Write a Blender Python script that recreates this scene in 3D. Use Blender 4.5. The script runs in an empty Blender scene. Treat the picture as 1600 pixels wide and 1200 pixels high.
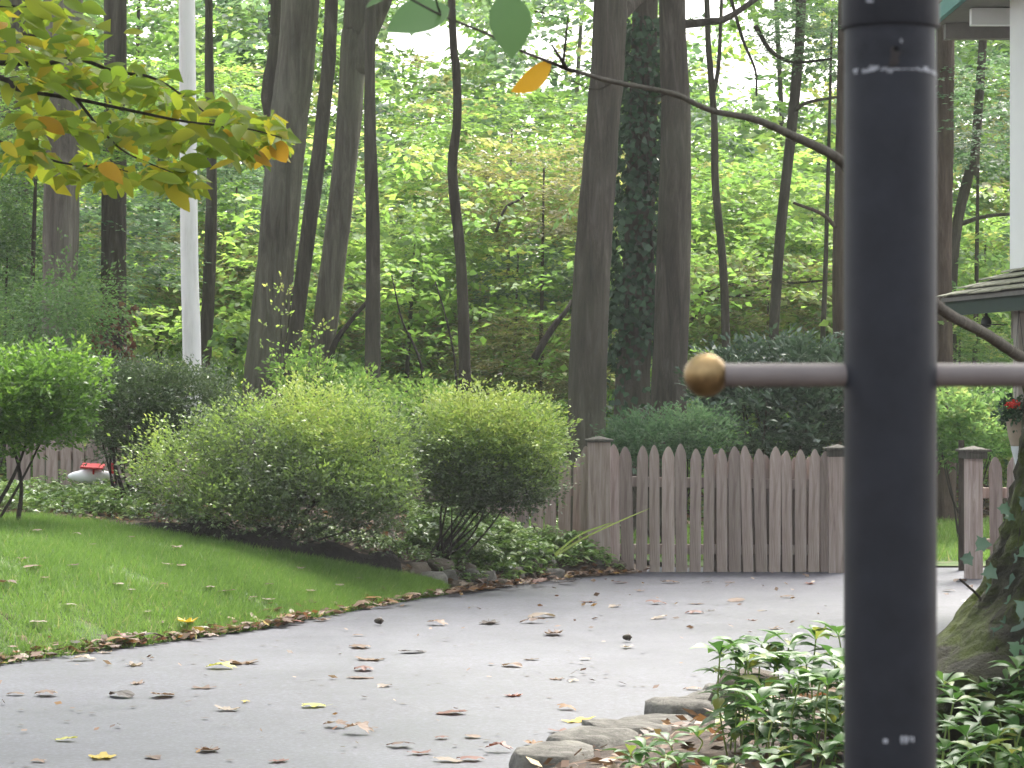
import bpy, math, random
import numpy as np
from mathutils import Vector, Matrix

rng = np.random.default_rng(7)
random.seed(7)
SC = bpy.context.scene
COL = SC.collection
F = 4200.0            # focal length in photo pixels
CZ = 1.6              # camera height

# ------------------------------------------------------------------ camera, sky, sun, exposure
cam_d = bpy.data.cameras.new('camera')
cam = bpy.data.objects.new('camera', cam_d); COL.objects.link(cam)
cam.location = (0, 0, CZ); cam.rotation_euler = (math.radians(90), 0, 0)
cam_d.sensor_width = 36.0; cam_d.lens = F / 1600 * 36.0
cam_d.clip_start = 0.05; cam_d.clip_end = 3000
cam_d.dof.use_dof = True; cam_d.dof.focus_distance = 19.0; cam_d.dof.aperture_fstop = 22.0
SC.camera = cam

SUN_EL, SUN_AZ = 54.0, 22.0           # azimuth clockwise from +Y (the view direction)
w = bpy.data.worlds.new('World'); SC.world = w; w.use_nodes = True
nt = w.node_tree; nt.nodes.clear()
sky = nt.nodes.new('ShaderNodeTexSky'); sky.sky_type = 'NISHITA'; sky.sun_disc = False
sky.sun_elevation = math.radians(SUN_EL); sky.sun_rotation = math.radians(SUN_AZ)
sky.dust_density = 6.0; sky.air_density = 1.2; sky.ozone_density = 1.0
hs = nt.nodes.new('ShaderNodeHueSaturation'); hs.inputs['Saturation'].default_value = 0.35
bg = nt.nodes.new('ShaderNodeBackground'); bg.inputs['Strength'].default_value = 0.15
wo = nt.nodes.new('ShaderNodeOutputWorld')
nt.links.new(sky.outputs[0], hs.inputs['Color']); nt.links.new(hs.outputs[0], bg.inputs[0]); nt.links.new(bg.outputs[0], wo.inputs[0])

sun_d = bpy.data.lights.new('sun', 'SUN'); sun_d.energy = 1.5; sun_d.angle = math.radians(22); sun_d.color = (1.0, 0.95, 0.87)
sun = bpy.data.objects.new('sun', sun_d); COL.objects.link(sun)
sd = Vector((math.sin(math.radians(SUN_AZ)) * math.cos(math.radians(SUN_EL)), math.cos(math.radians(SUN_AZ)) * math.cos(math.radians(SUN_EL)), math.sin(math.radians(SUN_EL))))
sun.rotation_euler = sd.to_track_quat('Z', 'Y').to_euler(); sun.location = (0, 20, 40)
SC.view_settings.view_transform = 'Standard'; SC.view_settings.look = 'None'; SC.view_settings.gamma = 1.0
SC.view_settings.exposure = 2.2
try: SC.view_settings.use_curve_mapping = False
except Exception: pass
SC.cycles.max_bounces = 10; SC.cycles.diffuse_bounces = 5; SC.cycles.transmission_bounces = 6; SC.cycles.glossy_bounces = 3
SC.cycles.use_denoising = True

# ------------------------------------------------------------------ helpers
def at(x, y, D):
    return Vector(((x - 800) / F * D, D, CZ + (600 - y) / F * D))
def tag(o, label=None, cat=None, group=None, kind=None):
    if label: o['label'] = label
    if cat: o['category'] = cat
    if group: o['group'] = group
    if kind: o['kind'] = kind
    return o
def empty(name, loc, label, cat, group=None):
    o = bpy.data.objects.new(name, None); COL.objects.link(o); o.location = loc; o.empty_display_size = .05
    bpy.context.view_layer  # keep
    return tag(o, label, cat, group)
def link(name, me, parent=None, mat=None, world=True):
    """mesh coordinates are world coordinates unless world is False"""
    o = bpy.data.objects.new(name, me); COL.objects.link(o)
    if mat is not None and not me.materials: me.materials.append(mat)
    if parent is not None:
        o.parent = parent
        if world:
            off = Vector((0, 0, 0)); p = parent
            while p is not None: off += p.location; p = p.parent
            o.location = -off
    return o
def pmesh(name, V, Fc, smooth=False):
    me = bpy.data.meshes.new(name); me.from_pydata([tuple(v) for v in V], [], Fc); me.update()
    if smooth: me.polygons.foreach_set('use_smooth', [True] * len(me.polygons))
    return me
def nmesh(name, V, k, attrs=None, smooth=False):
    """V: (N*k,3) array; N separate k-gons"""
    n = len(V) // k; me = bpy.data.meshes.new(name)
    me.vertices.add(len(V)); me.vertices.foreach_set('co', np.ascontiguousarray(V, dtype=np.float32).ravel())
    me.loops.add(n * k); me.loops.foreach_set('vertex_index', np.arange(n * k, dtype=np.int32))
    me.polygons.add(n); me.polygons.foreach_set('loop_start', np.arange(0, n * k, k, dtype=np.int32))
    try: me.polygons.foreach_set('loop_total', np.full(n, k, dtype=np.int32))
    except Exception: pass
    me.update(calc_edges=True)
    for an, av in (attrs or {}).items():
        a = me.attributes.new(an, 'FLOAT', 'FACE'); a.data.foreach_set('value', np.asarray(av, dtype=np.float32))
    return me
def box(V, Fc, lo, hi, rot=None, org=None):
    b = len(V)
    for z in (lo[2], hi[2]):
        for (x, y) in ((lo[0], lo[1]), (hi[0], lo[1]), (hi[0], hi[1]), (lo[0], hi[1])):
            V.append((x, y, z))
    Fc += [(b, b+3, b+2, b+1), (b+4, b+5, b+6, b+7), (b, b+1, b+5, b+4), (b+1, b+2, b+6, b+5), (b+2, b+3, b+7, b+6), (b+3, b, b+4, b+7)]
def box_mesh(name, lo, hi):
    V, Fc = [], []; box(V, Fc, lo, hi); return pmesh(name, V, Fc)
def bevel(o, wd, seg=2):
    m = o.modifiers.new('bevel', 'BEVEL'); m.width = wd; m.segments = seg; m.limit_method = 'ANGLE'; return o
def catmull(pts, n):
    P = [Vector(p) for p in pts]
    P = [P[0] * 2 - P[1]] + P + [P[-1] * 2 - P[-2]]
    out = []; segs = len(P) - 3
    for i in range(n):
        u = i / (n - 1) * segs; k = min(int(u), segs - 1); t = u - k
        a, b, c, d = P[k:k+4]
        out.append(.5 * ((2*b) + (c-a)*t + (2*a-5*b+4*c-d)*t*t + (3*b-a-3*c+d)*t*t*t))
    return out
def tube(pts, radii, seg=10, jit=0.0, n=None, caps=True, flare=None, lump=0.0, seed=0):
    """tapered tube through pts with radii (interpolated); returns V, F"""
    n = n or len(pts); C = catmull(pts, n) if len(pts) > 2 else [Vector(pts[0]).lerp(Vector(pts[1]), i/(n-1)) for i in range(n)]
    R = np.interp(np.linspace(0, 1, n), np.linspace(0, 1, len(radii)), radii)
    r = np.random.default_rng(seed); ph = r.uniform(0, 6.28, 8)
    V, Fc = [], []; prev = None
    for i in range(n):
        t = (C[min(i+1, n-1)] - C[max(i-1, 0)]).normalized()
        if prev is None:
            a = Vector((1, 0, 0)) if abs(t.x) < .8 else Vector((0, 1, 0)); u = (a - t * a.dot(t)).normalized()
        else: u = (prev - t * prev.dot(t)).normalized()
        prev = u; v = t.cross(u)
        for k in range(seg):
            th = 2 * math.pi * k / seg
            rr = R[i] * (1 + jit * r.uniform(-1, 1) + lump * (math.sin(2*th + ph[0] + i*.11) * .5 + math.sin(3*th + ph[1] - i*.17) * .3 + math.sin(i*.35 + ph[2]) * .35 + math.sin(i*.9+ph[3]) * .2))
            if flare: rr *= 1 + flare(i/(n-1), th)
            V.append(C[i] + (u * math.cos(th) + v * math.sin(th)) * rr)
        if i:
            b = (i-1)*seg
            for k in range(seg): Fc.append((b+k, b+(k+1) % seg, b+seg+(k+1) % seg, b+seg+k))
    if caps:
        Fc.append(tuple(reversed(range(seg)))); Fc.append(tuple(range((n-1)*seg, n*seg)))
    return V, Fc
def merge(parts):
    V, Fc = [], []
    for v, f in parts:
        b = len(V); V += list(v); Fc += [tuple(i + b for i in q) for q in f]
    return V, Fc
def unit(a): return a / (np.linalg.norm(a, axis=-1, keepdims=True) + 1e-9)
def leaf_quads(pos, axis, nrm, L, wr, droop=.12):
    """kite-shaped folded leaves -> (N*4,3)"""
    axis = unit(axis); side = unit(np.cross(axis, nrm)); nrm = np.cross(side, axis)
    L = np.asarray(L)[:, None]; W = L * wr * .5
    v0 = pos; v1 = pos + axis*L*.45 + side*W + nrm*W*.25; v2 = pos + axis*L - nrm*L*droop; v3 = pos + axis*L*.45 - side*W + nrm*W*.25
    return np.stack([v0, v1, v2, v3], 1).reshape(-1, 3)
def sprays(base, d, Ls, nl, leaf, wr=.55, fan=.35, flat=.5, tone=None, tvar=.12, up=(0, 0, 1), r=rng, droop=.12, lvar=.3):
    """leafy twigs: nl leaves along each twig. Returns quads, tone"""
    M = len(base); base = np.repeat(base, nl, 0); dd = np.repeat(unit(d), nl, 0); LL = np.repeat(Ls, nl)[:, None]
    N = M * nl; upv = np.tile(np.array(up, float), (N, 1)) + 0.0
    side = unit(np.cross(dd, upv) + 1e-4); n0 = np.cross(side, dd)
    t = r.uniform(.05, 1, (N, 1)); s = np.where(r.random((N, 1)) < .5, -1., 1.)
    pos = base + dd*LL*t + side*s*LL*fan*r.uniform(0, 1, (N, 1))*(1.15 - t*.8) + r.normal(0, 1, (N, 3))*LL*.05
    ax = dd*.8 + side*s*r.uniform(.3, 1.1, (N, 1)) + r.normal(0, .25, (N, 3))
    nn = unit(n0 + r.normal(0, flat, (N, 3)))
    L = leaf * r.uniform(1 - lvar, 1 + lvar, N)
    tn = np.clip(np.repeat(tone if tone is not None else r.random(M), nl) + r.normal(0, tvar, N), 0, 1)
    return leaf_quads(pos, ax, nn, L, wr, droop), tn
def in_ball(n, r=rng, lo=0.0):
    v = unit(r.normal(0, 1, (n, 3))); return v * (r.uniform(lo**3, 1, (n, 1)) ** (1/3))

ORD = ['first', 'second', 'third', 'fourth', 'fifth', 'sixth', 'seventh', 'eighth', 'ninth', 'tenth', 'eleventh', 'twelfth', 'thirteenth', 'fourteenth', 'fifteenth', 'sixteenth', 'seventeenth', 'eighteenth', 'nineteenth', 'twentieth', 'twenty-first', 'twenty-second', 'twenty-third', 'twenty-fourth', 'twenty-fifth', 'twenty-sixth', 'twenty-seventh', 'twenty-eighth', 'twenty-ninth', 'thirtieth']

# ------------------------------------------------------------------ materials
MATS = {}
def nodes(name):
    m = bpy.data.materials.new(name); m.use_nodes = True; MATS[name] = m
    t = m.node_tree; b = t.nodes['Principled BSDF']; return m, t, b
def rgb(c): return (c[0], c[1], c[2], 1)
def ramp(t, cols, fac):
    n = t.nodes.new('ShaderNodeValToRGB'); e = n.color_ramp.elements
    e[0].position = cols[0][0]; e[0].color = rgb(cols[0][1]); e[1].position = cols[-1][0]; e[1].color = rgb(cols[-1][1])
    for p, c in cols[1:-1]: q = e.new(p); q.color = rgb(c)
    t.links.new(fac, n.inputs[0]); return n
def tex(t, scale, detail=6, rough=.6, coord='Object', stretch=None, dist=0):
    tc = t.nodes.new('ShaderNodeTexCoord'); nz = t.nodes.new('ShaderNodeTexNoise')
    nz.inputs['Scale'].default_value = scale; nz.inputs['Detail'].default_value = detail; nz.inputs['Roughness'].default_value = rough; nz.inputs['Distortion'].default_value = dist
    src = tc.outputs[coord]
    if stretch:
        mp = t.nodes.new('ShaderNodeMapping'); mp.inputs['Scale'].default_value = stretch; t.links.new(src, mp.inputs[0]); src = mp.outputs[0]
    t.links.new(src, nz.inputs['Vector']); return nz
def bump(t, b, h, strength=.4, dist=.01):
    n = t.nodes.new('ShaderNodeBump'); n.inputs['Strength'].default_value = strength; n.inputs['Distance'].default_value = dist
    t.links.new(h, n.inputs['Height']); t.links.new(n.outputs[0], b.inputs['Normal'])
def noisy(name, cols, scale=8, rough=.8, bs=.4, bd=.01, stretch=None, detail=8, spec=.4, metal=0, bscale=None, dist=0):
    m, t, b = nodes(name); n = tex(t, scale, detail, .65, stretch=stretch, dist=dist)
    r = ramp(t, cols, n.outputs['Fac']); t.links.new(r.outputs[0], b.inputs['Base Color'])
    b.inputs['Roughness'].default_value = rough; b.inputs['Specular IOR Level'].default_value = spec; b.inputs['Metallic'].default_value = metal
    n2 = tex(t, bscale or scale*3, 8, .7, stretch=stretch); bump(t, b, n2.outputs['Fac'], bs, bd); return m
def leafmat(name, cols, trans=.4, rough=.42, spec=.5, tmul=1.25, attr=True):
    m, t, b = nodes(name)
    if attr: a = t.nodes.new('ShaderNodeAttribute'); a.attribute_name = 'tone'; fac = a.outputs['Fac']
    else: a = t.nodes.new('ShaderNodeObjectInfo'); fac = a.outputs['Random']
    r = ramp(t, cols, fac); t.links.new(r.outputs[0], b.inputs['Base Color'])
    b.inputs['Roughness'].default_value = rough; b.inputs['Specular IOR Level'].default_value = spec
    tr = t.nodes.new('ShaderNodeBsdfTranslucent'); mul = t.nodes.new('ShaderNodeMix'); mul.data_type = 'RGBA'; mul.blend_type = 'MULTIPLY'
    mul.inputs['Factor'].default_value = 1; mul.inputs['B'].default_value = (tmul*1.08, tmul*1.1, tmul*.85, 1)
    t.links.new(r.outputs[0], mul.inputs['A']); t.links.new(mul.outputs['Result'], tr.inputs['Color'])
    mx = t.nodes.new('ShaderNodeMixShader'); mx.inputs[0].default_value = trans
    o = t.nodes['Material Output']; t.links.new(b.outputs[0], mx.inputs[1]); t.links.new(tr.outputs[0], mx.inputs[2]); t.links.new(mx.outputs[0], o.inputs['Surface'])
    return m

def bark(name, c0, c1, c2, sc=5.0):
    m, t, b = nodes(name)
    n = tex(t, sc, 10, .7, stretch=(2.2, 2.2, .28), dist=.6); n2 = tex(t, .8, 4, .5)
    r = ramp(t, [(.3, c0), (.52, c1), (.72, c2)], n.outputs['Fac'])
    mx = t.nodes.new('ShaderNodeMix'); mx.data_type = 'RGBA'; mx.inputs['B'].default_value = rgb([c2[0]*.9, c2[1]*1.02, c2[2]*.86])
    r2 = ramp(t, [(.45, (0, 0, 0)), (.75, (.5, .5, .5))], n2.outputs['Fac']); t.links.new(r2.outputs[0], mx.inputs['Factor'])
    t.links.new(r.outputs[0], mx.inputs['A']); t.links.new(mx.outputs['Result'], b.inputs['Base Color'])
    b.inputs['Roughness'].default_value = .9; b.inputs['Specular IOR Level'].default_value = .2
    n3 = tex(t, sc*3, 10, .75, stretch=(2.2, 2.2, .3), dist=.4); bump(t, b, n3.outputs['Fac'], 1.0, .06); return m
bark('bark_grey', (.075, .065, .054), (.175, .155, .131), (.29, .265, .228))
bark('bark_dark', (.037, .031, .026), (.086, .072, .06), (.165, .144, .122))
bark('bark_brown', (.038, .031, .025), (.082, .068, .055), (.15, .128, .108))
bark('bark_red', (.05, .03, .024), (.10, .07, .056), (.17, .125, .10))
bark('twig', (.03, .024, .019), (.06, .048, .04), (.10, .085, .07), 14)
bark('limb_bark', (.08, .07, .058), (.17, .15, .128), (.28, .255, .22), 16)

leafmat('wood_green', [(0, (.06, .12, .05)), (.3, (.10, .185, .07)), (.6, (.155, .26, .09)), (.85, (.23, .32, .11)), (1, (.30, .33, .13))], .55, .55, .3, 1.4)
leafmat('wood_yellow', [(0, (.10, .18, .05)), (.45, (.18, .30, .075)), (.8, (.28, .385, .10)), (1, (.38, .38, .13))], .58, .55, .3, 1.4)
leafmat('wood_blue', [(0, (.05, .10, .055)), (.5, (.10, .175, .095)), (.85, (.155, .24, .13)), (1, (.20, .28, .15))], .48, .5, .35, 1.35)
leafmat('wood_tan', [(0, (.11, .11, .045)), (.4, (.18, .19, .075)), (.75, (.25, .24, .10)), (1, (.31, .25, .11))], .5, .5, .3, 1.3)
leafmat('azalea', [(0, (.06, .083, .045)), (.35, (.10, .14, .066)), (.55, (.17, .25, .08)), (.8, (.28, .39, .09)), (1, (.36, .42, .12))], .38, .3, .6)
leafmat('azalea_grey', [(0, (.045, .07, .036)), (.5, (.075, .115, .052)), (.85, (.12, .165, .08)), (1, (.17, .2, .11))], .3, .36, .55)
leafmat('maple_leaf', [(0, (.05, .10, .028)), (.5, (.095, .185, .035)), (.85, (.16, .28, .042)), (1, (.22, .33, .06))], .45)
leafmat('rhodo', [(0, (.03, .055, .034)), (.5, (.055, .098, .058)), (1, (.10, .155, .095))], .2, .34, .6)
leafmat('hemlock', [(0, (.06, .115, .045)), (.5, (.11, .20, .065)), (1, (.18, .29, .085))], .4, .45, .4)
leafmat('ivy', [(0, (.018, .042, .022)), (.6, (.036, .076, .038)), (1, (.06, .115, .058))], .2, .5, .3)
leafmat('cover', [(0, (.06, .12, .03)), (.4, (.12, .21, .045)), (.75, (.21, .31, .085)), (1, (.36, .42, .22))], .3, .28, .6)
leafmat('grass', [(0, (.085, .155, .034)), (.5, (.15, .255, .055)), (.9, (.20, .315, .072)), (1, (.34, .32, .15))], .35, .5, .35)
leafmat('beech_leaf', [(0, (.12, .19, .026)), (.5, (.19, .25, .03)), (.8, (.28, .29, .03)), (.93, (.37, .29, .03)), (.985, (.40, .22, .024)), (1, (.42, .12, .03))], .6, .55, .22, 1.4, attr=False)
leafmat('beech_small', [(0, (.12, .19, .026)), (.55, (.19, .25, .03)), (.85, (.27, .29, .03)), (1, (.36, .28, .03))], .6, .55, .22, 1.4)
leafmat('pachy_leaf', [(0, (.04, .095, .026)), (.5, (.062, .14, .034)), (.9, (.10, .19, .045)), (1, (.26, .26, .06))], .35, .48, .4, attr=False)
leafmat('ivy_leaf', [(0, (.035, .075, .042)), (.5, (.055, .11, .06)), (1, (.085, .15, .085))], .15, .3, .6, attr=False)
leafmat('creeper', [(0, (.10, .035, .02)), (.5, (.15, .06, .04)), (.8, (.2, .11, .07)), (1, (.12, .14, .05))], .3)
leafmat('flower_red', [(0, (.5, .02, .015)), (1, (.65, .04, .02))], .2)
leafmat('litter', [(0, (.06, .034, .02)), (.35, (.12, .062, .036)), (.6, (.19, .115, .075)), (.8, (.28, .20, .14)), (.93, (.22, .085, .035)), (1, (.30, .22, .04))], .2, .5, .4)
leafmat('grass_blade_pale', [(0, (.2, .28, .07)), (1, (.3, .36, .1))], .35, attr=False)
def plainleaf(name, c): return leafmat(name, [(0, [v*.85 for v in c]), (1, [min(1, v*1.12) for v in c])], .25, .5, .4, attr=False)
DRY = {'brown': (.21, .115, .07), 'tan': (.33, .205, .135), 'pale': (.46, .36, .28), 'dark': (.075, .05, .04), 'red': (.26, .085, .05), 'yellow': (.55, .40, .035), 'lime': (.45, .43, .08), 'orange': (.40, .19, .05)}
for k, c in DRY.items(): plainleaf('dry_' + k, [v*(.75 if k in ('yellow', 'lime') else .5) for v in c])

def asphalt():
    m, t, b = nodes('asphalt')
    n1 = tex(t, .5, 5, .55, stretch=(1, .8, 1)); n2 = tex(t, 42, 3, .75); n3 = tex(t, .7, 4, .6)
    r1 = ramp(t, [(.3, (.036, .038, .052)), (.55, (.046, .048, .065)), (.75, (.058, .059, .078))], n1.outputs['Fac'])
    r2 = ramp(t, [(.36, (.5, .5, .5)), (.52, (1, 1, 1)), (.66, (1.9, 1.9, 1.9))], n2.outputs['Fac'])
    mx = t.nodes.new('ShaderNodeMix'); mx.data_type = 'RGBA'; mx.blend_type = 'MULTIPLY'; mx.inputs['Factor'].default_value = .8
    t.links.new(r1.outputs[0], mx.inputs['A']); t.links.new(r2.outputs[0], mx.inputs['B']); t.links.new(mx.outputs['Result'], b.inputs['Base Color'])
    n4 = tex(t, 1.6, 8, .7, dist=.8); r4 = ramp(t, [(.30, (.78, .78, .80)), (.5, (1, 1, 1)), (.68, (1.18, 1.18, 1.16))], n4.outputs['Fac'])
    mx2 = t.nodes.new('ShaderNodeMix'); mx2.data_type = 'RGBA'; mx2.blend_type = 'MULTIPLY'; mx2.inputs['Factor'].default_value = 1
    t.links.new(mx.outputs['Result'], mx2.inputs['A']); t.links.new(r4.outputs[0], mx2.inputs['B']); t.links.new(mx2.outputs['Result'], b.inputs['Base Color'])
    rr = ramp(t, [(.35, (.46, .46, .46)), (.65, (.58, .58, .58))], n3.outputs['Fac']); t.links.new(rr.outputs[0], b.inputs['Roughness'])
    b.inputs['Specular IOR Level'].default_value = .5
    return m
asphalt()
noisy('soil', [(.3, (.035, .026, .020)), (.5, (.075, .055, .042)), (.62, (.15, .105, .075)), (.75, (.24, .17, .125))], 9, .95, .8, .04)
noisy('black_soil', [(.3, (.010, .008, .007)), (.6, (.028, .022, .018)), (.8, (.07, .055, .045))], 14, .95, .9, .04)
noisy('forest_floor', [(.3, (.045, .032, .022)), (.5, (.095, .068, .048)), (.65, (.16, .115, .08)), (.8, (.10, .12, .035))], 2.5, .95, .8, .05)
noisy('lawn_soil', [(.3, (.04, .07, .018)), (.5, (.07, .12, .03)), (.65, (.13, .12, .06)), (.8, (.17, .13, .08))], 5, .95, .6, .02)
noisy('stone', [(.25, (.05, .046, .04)), (.45, (.11, .102, .09)), (.62, (.19, .178, .158)), (.8, (.10, .108, .06))], 7, .92, .9, .03, dist=.8)
noisy('stone_brown', [(.25, (.045, .036, .028)), (.5, (.10, .08, .062)), (.7, (.17, .148, .12)), (.85, (.08, .088, .045))], 6, .92, .9, .03, dist=.8)
def wood(name, c0, c1, c2):
    m, t, b = nodes(name)
    n = tex(t, 9, 10, .65, stretch=(3.5, 3.5, .22), dist=.7); n2 = tex(t, 2.2, 5, .6)
    oi = t.nodes.new('ShaderNodeObjectInfo')
    r = ramp(t, [(.28, c0), (.5, c1), (.72, c2)], n.outputs['Fac'])
    gm = ramp(t, [(.62, (0, 0, 0)), (.8, (.6, .6, .6))], n2.outputs['Fac'])
    mx = t.nodes.new('ShaderNodeMix'); mx.data_type = 'RGBA'; mx.inputs['B'].default_value = (.10, .095, .065, 1)
    t.links.new(gm.outputs[0], mx.inputs['Factor']); t.links.new(r.outputs[0], mx.inputs['A'])
    hv = t.nodes.new('ShaderNodeHueSaturation'); rr = ramp(t, [(0, (.72, .72, .72)), (1, (1.2, 1.2, 1.2))], oi.outputs['Random'])
    t.links.new(rr.outputs[0], hv.inputs['Value']); t.links.new(mx.outputs['Result'], hv.inputs['Color']); t.links.new(hv.outputs[0], b.inputs['Base Color'])
    b.inputs['Roughness'].default_value = .85; b.inputs['Specular IOR Level'].default_value = .25
    n3 = tex(t, 22, 8, .7, stretch=(3.5, 3.5, .15)); bump(t, b, n3.outputs['Fac'], .5, .004); return m
wood('weathered', (.20, .145, .128), (.34, .268, .245), (.47, .395, .37))
wood('cap_wood', (.05, .045, .038), (.10, .092, .078), (.17, .16, .14))
def paint(name, c, rough, spec=.5, metal=0, v=.12, sc=14, bs=.08):
    return noisy(name, [(.3, [x*(1-v) for x in c]), (.7, [x*(1+v) for x in c])], sc, rough, bs, .002, spec=spec, metal=metal, bscale=160)
paint('post_black', (.0150, .0168, .0218), .5, .22, v=.22, sc=34, bs=.10)
paint('post_bare', (.016, .0175, .0225), .55, .2, v=.5, sc=30)
paint('bar_grey', (.15, .13, .123), .6, .35, v=.15)
paint('brass', (.25, .175, .085), .46, .5, 1.0, v=.4, sc=60)
paint('chip', (.25, .26, .28), .6, .3, v=.5, sc=200)
paint('rust', (.035, .031, .029), .8, .2, v=.4, sc=90)
paint('hole', (.006, .006, .006), .9, .1)
paint('white_paint', (.74, .74, .76), .55, .4, v=.03, sc=3)
noisy('pole_white', [(.3, (.50, .49, .48)), (.5, (.62, .61, .61)), (.75, (.68, .67, .68))], 3, .55, .1, .002, stretch=(4, 4, .6))
paint('teal', (.055, .20, .20), .5, .4)
paint('dark_green', (.012, .030, .027), .55, .4)
paint('soffit', (.16, .15, .14), .7, .3)
paint('porch_tan', (.30, .27, .24), .7, .3)
paint('dark_iron', (.02, .02, .02), .6, .4)
paint('terracotta', (.30, .24, .18), .8, .3)
paint('cone_white', (.55, .57, .58), .6, .3)
paint('plastic_white', (.8, .8, .8), .4, .5, v=.02)
paint('plastic_red', (.55, .035, .045), .4, .5)
noisy('shingle', [(.3, (.13, .125, .09)), (.55, (.23, .225, .165)), (.75, (.33, .33, .26))], 20, .9, .5, .01)
noisy('moss_bark', [(.30, (.02, .018, .012)), (.45, (.045, .042, .022)), (.56, (.065, .085, .014)), (.75, (.12, .15, .022))], 4.5, .95, 1.0, .12, dist=.8, bscale=30)
noisy('acorn', [(.3, (.03, .022, .016)), (.7, (.07, .05, .035))], 60, .6, .2, .002)

# ------------------------------------------------------------------ terrain
YL = np.array([2, 8, 12.5, 15.27, 17.45, 19.48, 20.36, 22.0, 22.6, 24, 30, 60]); XLv = np.array([-9, -7, -4.5, -2.91, -1.66, -.93, -.485, .42, 1.05, 1.15, 1.2, 1.2])
YR = np.array([2, 9, 11, 12.3, 13.5, 14.5, 15.6, 16.8, 18.5, 60]); XRv = np.array([-3.8, -.85, 0, .56, 1.06, 1.75, 3.2, 5.5, 9, 9])
XL = lambda y: np.interp(y, YL, XLv)
XR = lambda y: np.interp(y, YR, XRv)
def sstep(a, b, x):
    t = np.clip((x - a) / (b - a), 0, 1); return t*t*(3 - 2*t)
def gz(x, y):
    x = np.asarray(x, float); y = np.asarray(y, float)
    s = np.maximum(0, (XL(y) - x) * .87)
    zl = .62 * (1 - np.exp(-s / 1.1)) * (1 - sstep(22.9, 26, y))
    s2 = np.maximum(0, (x - XR(y)) * .92)
    zr = .30 * (1 - np.exp(-s2 / 1.0)) * (1 - sstep(17, 19, y))
    far = .9 * sstep(34, 80, y) + .03 * np.sin(x * 1.3 + y * .7) * sstep(24, 30, y)
    return zl + zr + far
def hit(px, py):
    """where the sight line through a photo pixel meets the ground"""
    D = np.arange(6, 60, .01); X = (px - 800) / F * D; Z = CZ + (600 - py) / F * D
    k = np.argmax(Z <= gz(X, D)); return Vector((X[k], D[k], float(gz(X[k], D[k]))))
xs = np.concatenate([np.array([-700, -300, -120, -60, -30, -18]), np.arange(-12, 12.01, .25), np.array([18, 30, 60, 120, 300, 700])])
ys = np.concatenate([np.array([-60, -20, -5, 2, 5]), np.arange(7, 30, .25), np.arange(30, 90, 2.), np.array([120, 200, 400, 900])])
gx, gy = np.meshgrid(xs, ys); g = gz(gx, gy)
on_drive = (gx > XL(gy) - .02) & (gx < XR(gy) + .02) & (gy < 23.2)
g = g + np.where(on_drive, -.05, 0) + np.where((gx < 12) & (gx > -12) & (gy < 90) & ~on_drive, rng.normal(0, .008, g.shape), 0)
nxs = len(xs); Vg = np.stack([gx, gy, g], -1).reshape(-1, 3)
Fg = [(j*nxs+i, j*nxs+i+1, (j+1)*nxs+i+1, (j+1)*nxs+i) for j in range(len(ys)-1) for i in range(nxs-1)]
me = pmesh('ground', Vg, Fg, True); me.materials.append(MATS['forest_floor']); me.materials.append(MATS['soil'])
for p in me.polygons:
    c = p.center
    if c.y < 23.2 and abs(c.x) < 12: p.material_index = 1
tag(link('ground', me), kind='structure')

def strip(name, rows, mat, kind='structure', uplift=0.0):
    n = len(rows[0]); V = [v for r in rows for v in r]
    Fc = [(j*n+i, j*n+i+1, (j+1)*n+i+1, (j+1)*n+i) for j in range(len(rows)-1) for i in range(n-1)]
    return tag(link(name, pmesh(name, V, Fc, True), None, MATS[mat]), kind=kind)
rows = []
for y in np.arange(7, 23.41, .15):
    a, b = XL(y) - .03 + .035*math.sin(y*3.1) + .02*math.sin(y*7.7), XR(y) + .03*math.sin(y*2.3)
    rows.append([(a + (b-a)*u, y, .006 + .004*math.sin(y*1.7+u*4)) for u in np.linspace(0, 1, 24)])
strip('driveway', rows, 'asphalt')

# lawn: from the driveway edge up to the planting bed
top_px = [(-260, 800), (-120, 803), (0, 810), (80, 812), (150, 820), (230, 833), (330, 850), (430, 868), (520, 884), (600, 899), (660, 912), (690, 922)]
bot_px = [(-330, 1085), (-160, 1062), (0, 1036), (110, 1024), (210, 1010), (310, 994), (400, 983), (480, 968), (550, 956), (610, 945), (660, 936), (692, 929)]
LT = catmull([hit(*p) for p in top_px], 70); LB = catmull([hit(*p) for p in bot_px], 70)
rows = []
for u in np.linspace(0, 1, 26):
    rows.append([(lambda q: (q.x, q.y, float(gz(q.x, q.y)) + .012))(LB[i].lerp(LT[i], u)) for i in range(70)])
strip('lawn', rows, 'lawn_soil')
# grass blades
N = 150000
ui = rng.uniform(0, 68.99, N); uv = rng.uniform(-.015, 1.01, N); k = ui.astype(int); fr = ui - k
LBa = np.array(LB); LTa = np.array(LT)
A = LBa[k] + (LBa[k+1]-LBa[k])*fr[:, None]; B = LTa[k] + (LTa[k+1]-LTa[k])*fr[:, None]
P_ = A + (B - A)*uv[:, None]; P_[:, :2] += rng.normal(0, .015, (N, 2)); P_[:, 2] = gz(P_[:, 0], P_[:, 1]) + .008
th = rng.uniform(0, 6.28, N); h = rng.uniform(.025, .07, N)
patch = .5 + .5*np.sin(P_[:, 0]*2.1 + np.sin(P_[:, 1]*1.7)*1.5) * np.cos(P_[:, 1]*1.3 + P_[:, 0])
lean = rng.normal(0, .5, (N, 2)); tip = P_ + np.stack([lean[:, 0]*h, lean[:, 1]*h, h], 1)
sd_ = np.stack([np.cos(th), np.sin(th), 0*th], 1)*.0035
V = np.stack([P_ - sd_, P_ + sd_, tip], 1)
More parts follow.
